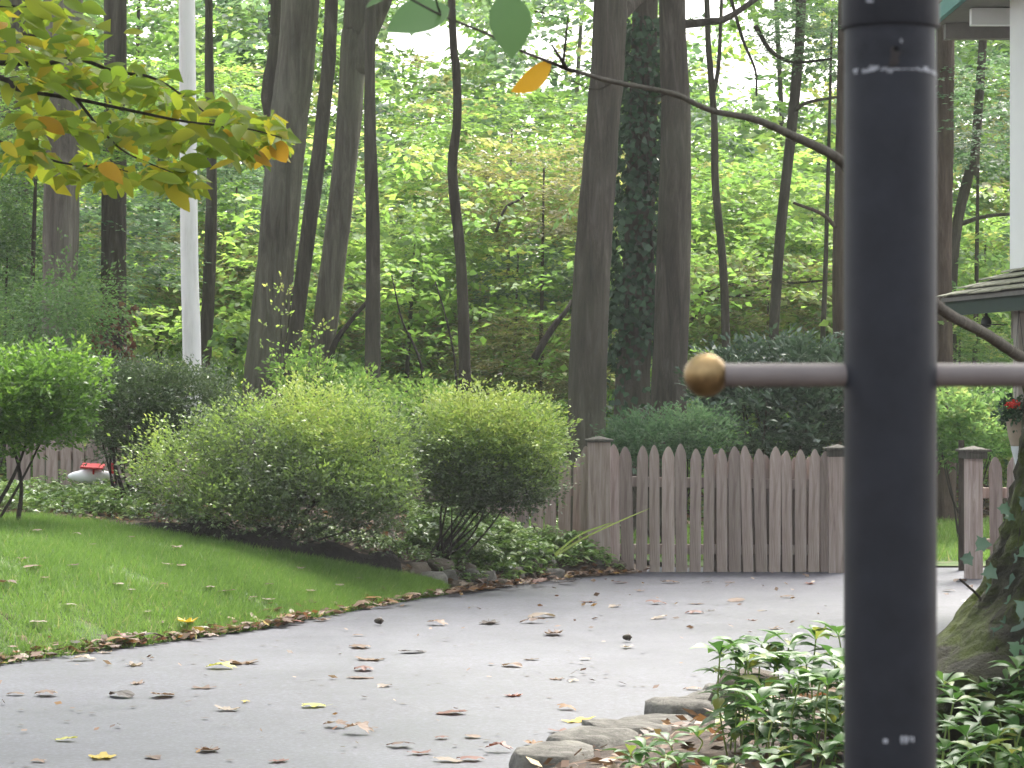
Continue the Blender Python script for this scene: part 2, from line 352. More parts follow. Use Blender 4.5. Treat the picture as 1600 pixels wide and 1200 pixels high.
keep = rng.random(N) < np.clip(1.15 - .75*np.clip(np.sin(P_[:, 0]*3.7+1.3)*np.sin(P_[:, 1]*4.1+P_[:, 0]*2)-.35, 0, 1)*2, .25, 1)
tn = np.clip(.25 + .4*patch + rng.normal(0, .16, N) + np.where(rng.random(N) < .035, .6, 0), 0, 1)
tag(link('lawn_grass', nmesh('lawn_grass', V[keep].reshape(-1, 3), 3, {'tone': tn[keep]}), None, MATS['grass']), 'short green lawn grass sloping down to the driveway', 'grass', kind='stuff')
# lawn behind the fence
rows = [[(x, y, float(gz(x, y)) + .015) for x in np.linspace(-6, 14, 30)] for y in np.linspace(23.42, 31, 15)]
strip('lawn_behind_fence', rows, 'lawn_soil')
N = 60000
P_ = np.stack([rng.uniform(0, 8, N), rng.uniform(24, 31, N), np.zeros(N)], 1); P_[:, 2] = gz(P_[:, 0], P_[:, 1])+.01
h = rng.uniform(.04, .12, N); tip = P_ + np.stack([rng.normal(0, .5, N)*h, rng.normal(0, .5, N)*h, h], 1); th = rng.uniform(0, 6.28, N)
sd_ = np.stack([np.cos(th), np.sin(th), 0*th], 1)*.006
tag(link('rear_lawn_grass', nmesh('rear_lawn_grass', np.stack([P_-sd_, P_+sd_, tip], 1).reshape(-1, 3), 3, {'tone': np.clip(rng.normal(.6, .2, N), 0, 1)}), None, MATS['grass']), 'bright grass growing beyond the picket fence', 'grass', kind='stuff')

# dark cut soil edge between lawn and bed
V, Fc = [], []
for i in range(27, 60):
    p = LT[i]; t = (LT[min(i+1, 69)] - LT[i-1]).normalized(); nr = Vector((-t.y, t.x, 0)).normalized()
    z0 = float(gz(p.x, p.y)); hh = .15 + .035*math.sin(i*.9) + random.uniform(-.015, .02)
    if i < 36: hh *= (i-27)/9
    for s, z in ((.0, -.03), (.02, hh*.75), (.06, hh), (.2, hh*.85), (.42, .0)):
        q = p + nr*(s + random.uniform(-.012, .012)); V.append((q.x, q.y, z0 + z + random.uniform(-.008, .008) if s > 0 else z0+z))
nrow = len(V)//5
Fc = [(j*5+i, j*5+i+1, (j+1)*5+i+1, (j+1)*5+i) for j in range(nrow-1) for i in range(4)]
tag(link('soil_edge', pmesh('soil_edge', V, Fc, True), None, MATS['black_soil']), kind='structure')

# ------------------------------------------------------------------ lamp post (near, right)
PD = 2.29; pc = at(1391, 600, PD); R0 = 72/F*PD
lp = empty('lamp_post', (pc.x, PD, 0), 'black round metal lamp post with a brass-knobbed ladder bar, close to the camera', 'lamp post')
def lathe(name, prof, mat, parent, axis='Z', center=(0, 0, 0), seg=48):
    V, Fc = [], []; n = len(prof)
    for (r, z) in prof:
        for k in range(seg):
            a = 2*math.pi*k/seg
            p = (r*math.cos(a), r*math.sin(a), z) if axis == 'Z' else (z, r*math.cos(a), r*math.sin(a))
            V.append((p[0]+center[0], p[1]+center[1], p[2]+center[2]))
    for j in range(n-1):
        for k in range(seg): Fc.append((j*seg+k, j*seg+(k+1) % seg, (j+1)*seg+(k+1) % seg, (j+1)*seg+k))
    Fc.append(tuple(reversed(range(seg)))); Fc.append(tuple(range((n-1)*seg, n*seg)))
    me = pmesh(name, V, Fc, True)
    o = link(name, me, parent, MATS[mat]) if parent else link(name, me, None, MATS[mat])
    md = o.modifiers.new('edge', 'EDGE_SPLIT'); md.split_angle = math.radians(40); return o
zc = at(0, 45, PD).z; zw = at(0, 113, PD).z; zb = at(0, 586, PD).z
z0g = float(gz(pc.x, PD))
lathe('pole', [(R0, z0g), (R0, zw - .0012)], 'post_black', lp, center=(pc.x, PD, 0), seg=96)
lathe('upper_pole', [(R0*.995, zw - .0012), (R0*.985, zc + .012)], 'post_bare', lp, center=(pc.x, PD, 0), seg=96)
Rc = 76.5/F*PD
lathe('collar', [(R0*.99, zc + .0005), (Rc*.985, zc), (Rc, zc + .002), (Rc, zc + .16), (Rc*.9, zc+.17)], 'post_black', lp, center=(pc.x, PD, 0), seg=96)
# worn ring of bare metal chips, screw hole, pale marks: thin curved pieces on the skin of the pole
def patch_on_pole(name, px, py, wpx, hpx, mat, R=R0, ragged=.3, off=.0003, tilt=0, seed=0):
    r = random.Random(seed); x0 = (px - 1391)/70.0; a0 = math.asin(max(-.97, min(.97, x0*70/(R/PD*F)))); zc_ = at(0, py, PD).z
    n = 14; V = [(0, 0)]
    for i in range(n):
        th = 2*math.pi*i/n; q = 1 + r.uniform(-ragged, ragged)
        V.append((math.copysign(abs(math.cos(th))**.7, math.cos(th))*wpx/2*q, math.copysign(abs(math.sin(th))**.7, math.sin(th))*hpx/2*q + tilt*math.cos(th)*wpx/2))
    W = []
    for (u, v) in V:
        a = a0 + u/F*PD/R/max(.35, math.cos(a0)); z = zc_ + v/F*PD
        W.append((pc.x + (R+off)*math.sin(a), PD - (R+off)*math.cos(a), z))
    return link(name, pmesh(name, W, [(0, 1+i, 1+(i+1) % n) for i in range(n)], True), lp, MATS[mat])
sd0 = 0
for (x, y, wd, hh) in [(1332, 116, 6, 8), (1345, 118, 10, 6), (1352, 115, 13, 7), (1360, 113, 14, 9), (1372, 116, 10, 4), (1380, 118, 9, 8), (1391, 116.5, 14, 3.5), (1403, 116, 10, 2.5), (1414, 116, 12, 3), (1426, 115.5, 12, 4), (1437, 114.5, 9, 8), (1444, 116, 10, 6), (1452, 118, 9, 6), (1458, 120, 5, 4)]:
    sd0 += 1; patch_on_pole('paint_chip', x, y, wd, hh, 'chip', ragged=.55, seed=sd0, off=.0004)
patch_on_pole('rust_stain', 1388, 98, 16, 26, 'rust', ragged=.5, seed=55, off=.0002)
patch_on_pole('screw_hole', 1389.5, 85, 7.5, 7, 'hole', ragged=.05, seed=56, off=.0006)
patch_on_pole('paint_chip', 1398, 73, 4, 6, 'chip', ragged=.4, seed=57, off=.0006)
patch_on_pole('paint_chip', 1351, 11, 11, 4, 'chip', R=Rc, ragged=.2, seed=58, off=.0008, tilt=-.3)
for (x, y, wd, hh) in [(1374, 1148.5, 7, 8), (1399, 1146.5, 5.5, 13), (1405.5, 1146.5, 5, 12.5), (1412, 1145, 3, 9), (1416.5, 1147, 3, 10)]:
    sd0 += 1; patch_on_pole('paint_chip', x, y, wd, hh, 'chip', ragged=.25, seed=sd0)
# ladder bar: two arms and two brass knobs
for sgn in (-1, 1):
    xb = pc.x + sgn*((1391 - 1130)/F*PD); rb = 18.5/F*PD
    x0, x1 = sorted((pc.x + sgn*(R0 - .004), xb - sgn*.004 + sgn*.006))
    lathe('bar_arm', [(rb, x0), (rb, x1)], 'bar_grey', lp, axis='X', center=(0, PD, zb), seg=40)
    rr = 34.5/F*PD; cx = pc.x + sgn*((1391-1103)/F*PD)
    prof = [(max(.0004, rr*math.sin(t)), -rr*math.cos(t)) for t in np.linspace(.02, math.pi-.02, 28)]
    kb = lathe('brass_knob', prof, 'brass', lp, axis='X', center=(cx, PD, zb), seg=48)

# ------------------------------------------------------------------ picket fences
FD = 22.75; PXM = F/FD
def picket_mesh(wd, ht, th, name='picket'):
    hw = wd/2; sh = .115
    prof = [(-hw, 0), (hw, 0), (hw, ht - sh), (hw*.96, ht-sh*.78), (hw*.74, ht - sh*.45), (hw*.38, ht-sh*.12), (.10*hw, ht), (-.10*hw, ht), (-hw*.38, ht-sh*.12), (-hw*.74, ht - sh*.45), (-hw*.96, ht-sh*.78), (-hw, ht - sh)]
    n = len(prof); V = [(x, -th/2, z) for x, z in prof] + [(x, th/2, z) for x, z in prof]
    Fc = [tuple(range(n)), tuple(reversed(range(n, 2*n)))] + [(i+n, (i+1) % n + n, (i+1) % n, i) for i in range(n)]
    me = pmesh(name, V, Fc); me.materials.append(MATS['weathered']); return me
PK = [picket_mesh(.095 + .005*math.sin(i*2.1), 1.04 + .008*math.cos(i*3), .02) for i in range(5)]
def picket(parent, x, y, z, rot=0, i=0, sc=1.0, tilt=None, wsc=1.0):
    o = link('picket', PK[i % 5], parent, None, world=False)
    o.location = Vector((x, y, z)) - parent.location
    o.rotation_euler = (random.uniform(-.012, .012), random.gauss(0, .011) if tilt is None else tilt, rot + random.gauss(0, .05)); o.scale = (wsc*random.uniform(.90, 1.1), 1, sc*random.uniform(.985, 1.012)); return o
def rail(parent, p0, p1, hh=.085, th=.04):
    p0, p1 = Vector(p0), Vector(p1); d = (p1-p0).normalized(); n = Vector((-d.y, d.x, 0)).normalized()*th/2; u = Vector((0, 0, hh/2))
    V = [p0-n-u, p1-n-u, p1+n-u, p0+n-u, p0-n+u, p1-n+u, p1+n+u, p0+n+u]
    return bevel(link('rail', pmesh('rail', V, [(0, 3, 2, 1), (4, 5, 6, 7), (0, 1, 5, 4), (1, 2, 6, 5), (2, 3, 7, 6), (3, 0, 4, 7)]), parent, MATS['weathered']), .004)
def fpost(parent, px, D, ztop, wd, zb=0.0, cap=.10, rot=0.0):
    c = at(px, 600, D); h = wd/2
    o = bevel(link('post', box_mesh('post', (-h, -h, zb), (h, h, ztop)), parent, MATS['weathered'], False), .006); o.location = Vector((c.x, D, 0)) - parent.location; o.rotation_euler.z = rot
    V, Fc = [], []; e = cap
    box(V, Fc, (-e, -e, ztop+.002), (e, e, ztop + .022)); b = len(V); e2 = e*.82
    V += [(-e2, -e2, ztop+.023), (e2, -e2, ztop+.023), (e2, e2, ztop+.023), (-e2, e2, ztop+.023), (0, 0, ztop+.05)]
    Fc += [(b, b+1, b+4), (b+1, b+2, b+4), (b+2, b+3, b+4), (b+3, b, b+4), (b+3, b+2, b+1, b)]
    e3 = e*.78; box(V, Fc, (-e3, -e3, ztop-.055), (e3, e3, ztop+.0015))
    k = bevel(link('post_cap', pmesh('post_cap', V, Fc), o, MATS['cap_wood'], False), .004)
    return o
fz = lambda y: CZ + (600-y)/PXM
f1 = empty('picket_fence', (1.7, FD, 0), 'weathered grey picket gate panel between two capped posts across the end of the driveway', 'fence')
px_front = [959, 981, 1002, 1023, 1044, 1065, 1086, 1107, 1128, 1148, 1169, 1190, 1210, 1230, 1251, 1271, 1291]
for i, x in enumerate(px_front):
    u = (x-959)/(1291-959); picket(f1, (x-800)/PXM, FD + .0, .008, i=i, sc=(1.04 - .04*u))
for i in range(14):
    x = 1118 + i*13.6 + random.uniform(-2, 2)
    if x < 1290: picket(f1, (x-800)/PXM, FD + .085, .008, i=i+2, sc=.95+random.uniform(-.01, .01))
fpost(f1, 936, FD - .05, fz(690), .19, 0.0, .118)
fpost(f1, 1309, FD - .03, fz(703), .17, 0.0, .115)
picket(f1, (916-800)/PXM, FD-.01, .01, i=1, sc=1.035)
rail(f1, ((945-800)/PXM, FD+.042, fz(752)), ((1300-800)/PXM, FD+.042, fz(758)))
rail(f1, ((945-800)/PXM, FD+.042, fz(858)), ((1300-800)/PXM, FD+.042, fz(860)))
f2 = empty('picket_fence', (.4, FD+.6, 0), 'short weathered picket panel left of the gate post, partly hidden by the round green shrub', 'fence')
for i in range(13):
    x = 902 - i*21; o = picket(f2, (x-800)/(F/(FD+.35)), FD + .35, .1, i=i, sc=.82)
rail(f2, ((640-800)/PXM, FD+.4, fz(770)), ((915-800)/PXM, FD+.4, fz(770))); rail(f2, ((640-800)/PXM, FD+.4, fz(850)), ((915-800)/PXM, FD+.4, fz(850)))
f3 = empty('picket_fence', (-3.6, FD+.5, .5), 'grey picket panel seen behind the white and red ornament at far left', 'fence')
for i in range(16):
    x = 20 + i*20.5; picket(f3, (x-800)/F*(FD+.5), FD + .5, .5, i=i+1, sc=.60+random.uniform(-.01, .01))
for z in (.68, .98): rail(f3, ((10-800)/F*23.3, FD+.55, z), ((340-800)/F*23.3, FD+.55, z))
f4 = empty('picket_fence', (4.0, FD-.8, 0), 'weathered picket fence with a pinkish capped post beside the mossy tree trunk', 'fence')
fpost(f4, 1521, FD - .75, CZ + (600-706)/F*(FD-.75), .125, 0.0, .118, rot=.12)
for i in range(9):
    x = 1558 + i*25; D = FD - .75 + .02*i; picket(f4, (x-800)/F*D, D, .0, i=i, sc=.965, wsc=1.15)
for yy in (770, 850): rail(f4, (at(1535, yy, FD-.70)), (at(1770, yy, FD-.55)))
link('post', box_mesh('post', (-.022, -.022, 0), (.022, .022, 1.12)), f4, MATS['bark_dark'], False).location = at(1502, 600, FD+.2) - f4.location - Vector((0, 0, CZ))  # stands for a thin dark trunk behind the fence, not a fence part

# ------------------------------------------------------------------ house on the right
hs_ = empty('house', (4.2, 18, 0), 'white house corner with a shingled porch roof, dark green fascia and teal upper eave', 'house')
E0, E1 = Vector((3.18, 20.0, 2.235)), Vector((4.05, 13.9, 2.235))
ed = (E1 - E0).normalized(); inn = Vector((-ed.y, ed.x, 0)); inn = inn if inn.x > 0 else -inn      # towards the house
slope = .42
def rp(a, b, up=0.0): return E0 + ed*a + inn*b + Vector((0, 0, b*slope + up))
Lr = (E1-E0).length; Wr = .85
def slab(name, q, th, parent, mat):
    q = [Vector(v) for v in q]; d = Vector((0, 0, -th)); V = q + [v + d for v in q]
    return link(name, pmesh(name, V, [(0, 1, 2, 3), (7, 6, 5, 4), (4, 5, 1, 0), (5, 6, 2, 1), (6, 7, 3, 2), (7, 4, 0, 3)]), parent, MATS[mat])
roof = slab('roof', [rp(.03, .0), rp(Lr, .0), rp(Lr, Wr), rp(.55, Wr)], .03, hs_, 'soffit')
cw = .14
for j in range(6):
    b0 = -.03 + j*cw; a = .0 + max(0, b0)*.62; k = 0
    while a < Lr - .1:
        wd = random.choice([.22, .28, .34, .3]); th = random.uniform(.010, .019)
        a1 = min(a + wd, Lr)
        q = [rp(a+.003, b0, .016 + th), rp(a1-.003, b0, .016 + th), rp(a1-.003, b0+cw+.02, .006), rp(a+.003 + (.09 if k == 0 else 0), b0+cw+.02, .006)]
        slab('shingle', q, .008, roof, 'shingle'); a = a1; k += 1
def vboard(name, p0, p1, h, th, parent, mat):
    p0, p1 = Vector(p0), Vector(p1); d = (p1-p0).normalized(); n = Vector((-d.y, d.x, 0)).normalized()*th
    u = Vector((0, 0, h)); V = [p0, p1, p1+n, p0+n, p0+u, p1+u, p1+n+u, p0+n+u]
    return link(name, pmesh(name, V, [(0, 3, 2, 1), (4, 5, 6, 7), (0, 1, 5, 4), (1, 2, 6, 5), (2, 3, 7, 6), (3, 0, 4, 7)]), parent, MATS[mat])
dn = Vector((0, 0, -.145))
vboard('fascia', rp(.04, .03) + dn, rp(Lr, .03) + dn, .125, .025, hs_, 'dark_green')
vboard('fascia', rp(.035, .06) + dn, rp(.5, .83) + dn, .125, .025, hs_, 'dark_green')
slab('porch_ceiling', [rp(.08, .07)+dn*.5, rp(Lr, .07)+dn*.5, E0+ed*Lr+inn*2.5+dn*.5, E0+ed*.8+inn*2.5+dn*.5], .02, hs_, 'porch_tan')
wl0 = E0 + ed*.25 + inn*.46
V, Fc = [], []
p = [wl0, E0+ed*Lr+inn*.46, E0+ed*Lr+inn*4, E0+ed*.25+inn*4]
V = [Vector((q.x, q.y, 2.42)) for q in p] + [Vector((q.x, q.y, 4.448)) for q in p]
wall = link('upper_wall', pmesh('upper_wall', V, [(0, 1, 5, 4), (1, 2, 6, 5), (2, 3, 7, 6), (3, 0, 4, 7), (0, 3, 2, 1), (4, 5, 6, 7)]), hs_, MATS['white_paint'])
# upper eave
XE = 3.37
slab('soffit', [(XE+.01, 21.35, 4.49), (XE+.01, 13, 4.49), (7, 13, 4.49), (7, 21.35, 4.49)], .04, hs_, 'soffit')
slab('upper_roof', [(XE-.05, 21.4, 4.66), (XE-.05, 13, 4.66), (7, 13, 5.7), (7, 21.4, 5.7)], .04, hs_, 'shingle')
vboard('gutter', (XE-.03, 21.38, 4.455), (XE-.03, 13, 4.455), .12, .05, hs_, 'teal')
link('frieze_board', box_mesh('frieze_board', (XE+.05, 21.2, 4.325), (7, 21.3, 4.448)), hs_, MATS['soffit'])
for yb in (20.35, 18.6):
    o = bevel(link('rafter_tail', box_mesh('rafter_tail', (-.11, -.045, -.065), (.30, .045, .065)), hs_, MATS['white_paint'], False), .006); o.location = Vector((3.58, yb, 4.378)) - hs_.location
o = bevel(link('porch_post', box_mesh('porch_post', (-.09, -.09, 0), (.09, .09, 2.10)), hs_, MATS['porch_tan'], False), .01); c = at(1600, 600, 18.8); o.location = Vector((c.x+.03, c.y, 0)) - hs_.location
o = link('porch_beam', box_mesh('porch_beam', (3.62, 19.35, 1.93), (7, 19.5, 2.16)), hs_, MATS['porch_tan'])
# dark ceiling fixture under the porch
cf = empty('ceiling_fan', at(1541, 494, 19.3), 'small dark fan-like fixture under the porch roof', 'fan'); b = cf.location.copy()
lathe('hub', [(.008, .03), (.012, .0), (.03, -.015), (.04, -.045), (.032, -.075), (.012, -.085)], 'dark_iron', cf, center=b, seg=20)
for k in range(4):
    a = k*math.pi/2 + .35; d = Vector((math.cos(a), math.sin(a), 0)); n = Vector((-d.y, d.x, 0))*.028; zz = b + Vector((0, 0, -.058))
    p0, p1 = zz + d*.03, zz + d*.16; slab('blade', [p0-n*.5, p1-n, p1+n, p0+n*.5], .006, cf, 'dark_iron')

# ------------------------------------------------------------------ trees: trunks, limbs, crowns
def world_pts(pts, D): return [at(x, y, D) for x, y in pts]
def crown_mesh(name, n, nl, rad, leaf, tonem, seed, flat=.45, Ls=(.5, 1.1), hollow=.35):
    r = np.random.default_rng(seed); b = in_ball(n, r, hollow)*np.array(rad)
    d = b*np.array([1, 1, .25]) + r.normal(0, .5, (n, 3))*np.array([1, 1, .3]) + np.array([0, 0, -.15]); tone = np.clip(r.normal(tonem, .2, n), 0, 1)
    q, t = sprays(b, d, r.uniform(*Ls, n), nl, leaf, .6, .45, flat, tone, .1, r=r)
    return nmesh(name, q, 4, {'tone': t})
CROWNS = {}
def crown(kind, seed, n=420):
    k = (kind, seed, n)
    if k not in CROWNS:
        m = crown_mesh('crown', n, 26, (2.3, 2.3, 1.9), .12, .5, seed); m.materials.append(MATS[kind]); CROWNS[k] = m
    return CROWNS[k]
def tree(name, label, pts, D, w0, w1, bk, crowns=(), limbs=(), group='tall trees behind the fence', lump=.05, seg=16, ztop=11.0, seed=0, cat='tree'):
    """pts from top to bottom in photo pixels; w0, w1 widths in pixels"""
    W = world_pts(pts, D); r0, r1 = w0/2/F*D, w1/2/F*D
    topd = (W[0]-W[1]).normalized(); e = max(0, (ztop - W[0].z)/max(.3, topd.z)); up = W[0] + (topd*.4 + Vector((0, 0, .6)))*e
    base = W[-1].copy(); zg = float(gz(base.x, base.y)) - .05
    if base.z > zg: base = base + (W[-1]-W[-2]).normalized()*((base.z - zg)/max(.4, (W[-2]-W[-1]).normalized().z)); base.z = zg
    full = [base] + list(reversed(W)) + [up]
    if (base - W[-1]).length < .05: full = [base] + list(reversed(W[:-1])) + [up]
    n = 60; zs = [p.z for p in full]
    radii = [r1 + (r0-r1)*min(1, max(0, (z - W[-1].z)/max(.1, W[0].z - W[-1].z))) if z <= W[0].z else r0*.55 for z in zs]
    t = empty(name, (base.x, base.y, zg), label, cat, group)
    fl = lambda u, th: .35*math.exp(-u*28)*(1+.5*math.sin(th*5+seed))
    V, Fc = tube(full, radii, seg, .025, n, True, fl, lump, seed)
    link('trunk', pmesh('trunk', V, Fc, True), t, MATS[bk])
    for (lp_, a, b2) in limbs:
        L = [at(x, y, d) for x, y, d in lp_]; V, Fc = tube(L, [a/2/F*D, b2/2/F*D], 8, .05, 14, True, None, .05, seed+1)
        link('limb', pmesh('limb', V, Fc, True), t, MATS[bk])
    for (kind, sd2, cx, cy, cD, s, rz) in crowns:
        o = link('crown', crown(kind, sd2, 150), t, None, False); o.location = at(cx, cy, cD) - t.location; o.scale = (s, s, s*.8); o.rotation_euler.z = rz
    return t
G, Yw, Bl, Tn = 'wood_green', 'wood_yellow', 'wood_blue', 'wood_tan'
tree('forest_tree', 'dim broad trunk at the far left edge behind the yellowing bough', [(20, -20), (24, 200), (30, 520)], 34, 46, 50, 'bark_dark', [(G, 1, 40, -330, 35, 1.0, .3)], seed=1)
tree('forest_tree', 'thick grey trunk left of the white pole, nearest the left edge but one', [(100, -20), (98, 200), (92, 560)], 26, 58, 56, 'bark_grey', [(Yw, 2, 140, -300, 32, .9, 1.)], seed=2)
t2 = tree('forest_tree', 'straight brown trunk with reddish creeper at its foot, left of the white pole', [(180, -20), (180, 150), (178, 330), (178, 600)], 28, 35, 42, 'bark_dark', [(G, 3, 250, -380, 29, .8, 2.)], seed=3)
tree('forest_tree', 'slim dark trunk just right of the white pole', [(326, -20), (327, 120), (331, 280), (327, 430), (318, 600)], 30, 13, 21, 'bark_dark', [(G, 1, 330, -350, 31, .7, 2.4)], seed=4, lump=.09, seg=10)
tree('forest_tree', 'dark knobbly trunk half hidden behind the thick leaning trunk', [(436, -20), (434, 60), (425, 130), (424, 170), (440, 300), (446, 610)], 31, 26, 30, 'bark_dark', [(Yw, 2, 460, -380, 31, .8, .4)], seed=5, lump=.16)
tree('forest_tree', 'thickest grey leaning trunk right of the white pole', [(470, -20), (449, 200), (432, 400), (408, 610)], 29, 58, 60, 'bark_grey', [(G, 3, 520, -420, 29, 1., 1.7)], seed=6)
tree('forest_tree', 'thin dark leaning trunk between the two grey leaning trunks', [(519, -20), (506, 170), (478, 390), (450, 610)], 28.5, 20, 25, 'bark_dark', [(G, 1, 540, -360, 28, .7, 3.)], seed=7, lump=.09)
tree('forest_tree', 'second grey leaning trunk, forked at the top', [(560, -30), (553, 60), (544, 200), (522, 400), (494, 610)], 29.5, 40, 40, 'bark_grey', [(Yw, 3, 620, -400, 30, .9, .2)],
     [([(556, 110, 29.5), (572, 60, 29.45), (596, 10, 29.4), (625, -60, 29.3)], 36, 20)], seed=8)
tree('forest_tree', 'slim straight dark trunk rising behind the middle of the bright shrubs', [(578, -20), (578, 200), (583, 380), (582, 640)], 27, 16, 25, 'bark_dark', [(G, 2, 600, -420, 27, .6, 1.)], seed=9, lump=.07, seg=12)
tree('forest_tree', 'lone wavy slender trunk midway between the leaning trunks and the gate', [(705, -20), (713, 110), (714, 190), (707, 270), (721, 420), (728, 640)], 28, 12, 19, 'bark_brown', [(Yw, 1, 760, -360, 29, .7, 2.)], seed=10, lump=.07, seg=12)
tree('forest_tree', 'massive dark trunk standing behind the left gate post', [(954, -20), (941, 200), (925, 430), (917, 640), (915, 720)], 26, 52, 62, 'bark_dark', [(G, 3, 900, -520, 26, 1., .5)],
     [([(955, 40, 26), (985, 8, 26.3), (1020, -20, 26.6)], 26, 18)], seed=11)
t11 = tree('forest_tree', 'trunk wrapped in dark ivy between the two massive trunks', [(1008, -20), (1003, 250), (994, 480), (985, 680)], 28, 40, 56, 'bark_brown', [(Bl, 2, 1080, -480, 28, .9, .9)], seed=12)
tree('forest_tree', 'right-hand massive trunk of the pair behind the gate', [(1050, -20), (1056, 180), (1052, 400), (1043, 680)], 27, 42, 58, 'bark_dark', [(Bl, 3, 1200, -470, 27, 1., 2.5)],
     [([(1070, 38, 27), (1105, 34, 26.9), (1140, 26, 26.8), (1220, -30, 26.6)], 14, 8)], seed=13)
tree('forest_tree', 'thin bent trunk left of the brass knob and bar, forking high up', [(1104, -20), (1110, 110), (1116, 190), (1118, 290), (1130, 420), (1136, 580)], 30, 9, 14, 'bark_brown', [(G, 1, 1130, -300, 31, .6, .9)],
     [([(1113, 150, 30), (1122, 110, 30), (1126, 40, 30), (1128, -20, 30)], 8, 5)], seed=14, seg=10)
tree('forest_tree', 'thin dark trunk leaning right, above the ladder bar', [(1252, -20), (1246, 100), (1236, 210), (1218, 380), (1205, 580)], 30, 16, 16, 'bark_dark', [(Bl, 2, 1290, -320, 31, .7, 1.4)],
     [([(1240, 175, 30), (1262, 160, 29.8), (1320, 150, 29.6)], 7, 4)], seed=15, seg=10)
tree('forest_tree', 'pinkish grey trunk showing just left of the lamp post', [(1322, -20), (1318, 250), (1314, 420), (1316, 640)], 29, 24, 28, 'bark_red', [(G, 3, 1360, -380, 29, .7, 1.)],
     [([(1310, 360, 29), (1285, 335, 28.8), (1240, 317, 28.6)], 8, 4)], seed=16, seg=12)
tree('forest_tree', 'grey trunk showing just right of the lamp post', [(1478, -20), (1474, 200), (1470, 420), (1474, 660)], 30, 30, 36, 'bark_red', [(Bl, 1, 1500, -380, 29, .7, 1.)], seed=17, seg=12)
tree('forest_tree', 'dark crooked trunk with a side limb between lamp post and white wall', [(1528, 180), (1514, 270), (1496, 350), (1486, 460), (1484, 650)], 31, 14, 22, 'bark_dark', [(G, 2, 1540, -200, 31, .6, 2.)],
     [([(1500, 350, 31), (1540, 338, 31), (1590, 334, 31)], 8, 4)], seed=18, seg=12)
for i in range(9):       # slender far trunks
    D = random.uniform(38, 50); x = 60 + i*165 + random.uniform(-30, 30); l = random.uniform(-30, 30)
    tree('slender_tree', f'slender far trunk deep in the woods, {ORD[i]} of such from the left', [(x+l, -20), (x+l*.6+random.uniform(-8, 8), 250), (x, 600)], D, random.uniform(5, 8), random.uniform(8, 12), random.choice(['bark_dark', 'bark_brown', 'bark_grey']), (), group='slender trunks deep in the woods', seed=30+i, seg=8, lump=.06, ztop=9)

# ivy on the trunk, creeper on another
def vine(name, label, px0, px1, D, rad, n, mat, leaf, cat, seed, up=.2):
    r = np.random.default_rng(seed); a = np.array(at(*px0, D)); b = np.array(at(*px1, D)); u = np.where(r.random(n) < .8, r.random(n), np.abs(r.normal(0, .17, n)) + .93)
    th = r.uniform(0, 2*math.pi, n); rr = rad*(1 + .25*np.sin(u*23+th) + r.uniform(-.12, .35, n))
    o = np.stack([np.cos(th), np.sin(th), 0*th], 1)
    pos = a + (b-a)*u[:, None] + o*rr[:, None]
    ax = o*.5 + r.normal(0, .6, (n, 3)) + np.array([0, 0, -.6]); nn = o*1.0 + r.normal(0, .4, (n, 3)) + np.array([0, 0, up])
    q = leaf_quads(pos, ax, nn, leaf*r.uniform(.6, 1.3, n), .9)
    e = empty(name, Vector(b), label, cat); link('foliage', nmesh('foliage', q, 4, {'tone': np.clip(r.normal(.5, .25, n), 0, 1)}), e, MATS[mat])
    V, Fc = tube([b + np.array([rad*.8, -rad*.7, 0]), (a+b)/2 + np.array([rad*.3, -rad, 0]), a + np.array([-rad*.2, -rad, 0])], [.02, .012], 6, .1, 16); link('stem', pmesh('stem', V, Fc, True), e, MATS['twig'])
    return e
vine('ivy_vine', 'dark glossy ivy clinging around the trunk between the massive pair', (1006, 30), (994, 500), 28, .24, 3800, 'ivy', .085, 'vine', 3)
vine('creeper_vine', 'reddish creeper clinging to the foot of the straight brown trunk', (178, 475), (178, 575), 28, .15, 420, 'creeper', .07, 'vine', 4)

# white pole
fp = empty('flagpole', (at(297, 600, 23.6).x, 23.6, 0), 'tall tapered white pole rising behind the left shrubs', 'pole')
V, Fc = tube([at(303, 1000, 23.6), at(300, 570, 23.6), at(296, 400, 23.6), at(292, 0, 23.6), at(289, -400, 23.6)], [.086, .082, .078, .072, .062], 24, 0, 40); link('shaft', pmesh('shaft', V, Fc, True), fp, MATS['pole_white'])
lathe('base_collar', [(.13, .35), (.13, .5), (.10, .54), (.088, .56)], 'pole_white', fp, center=(at(303, 600, 23.6).x, 23.6, 0), seg=24)

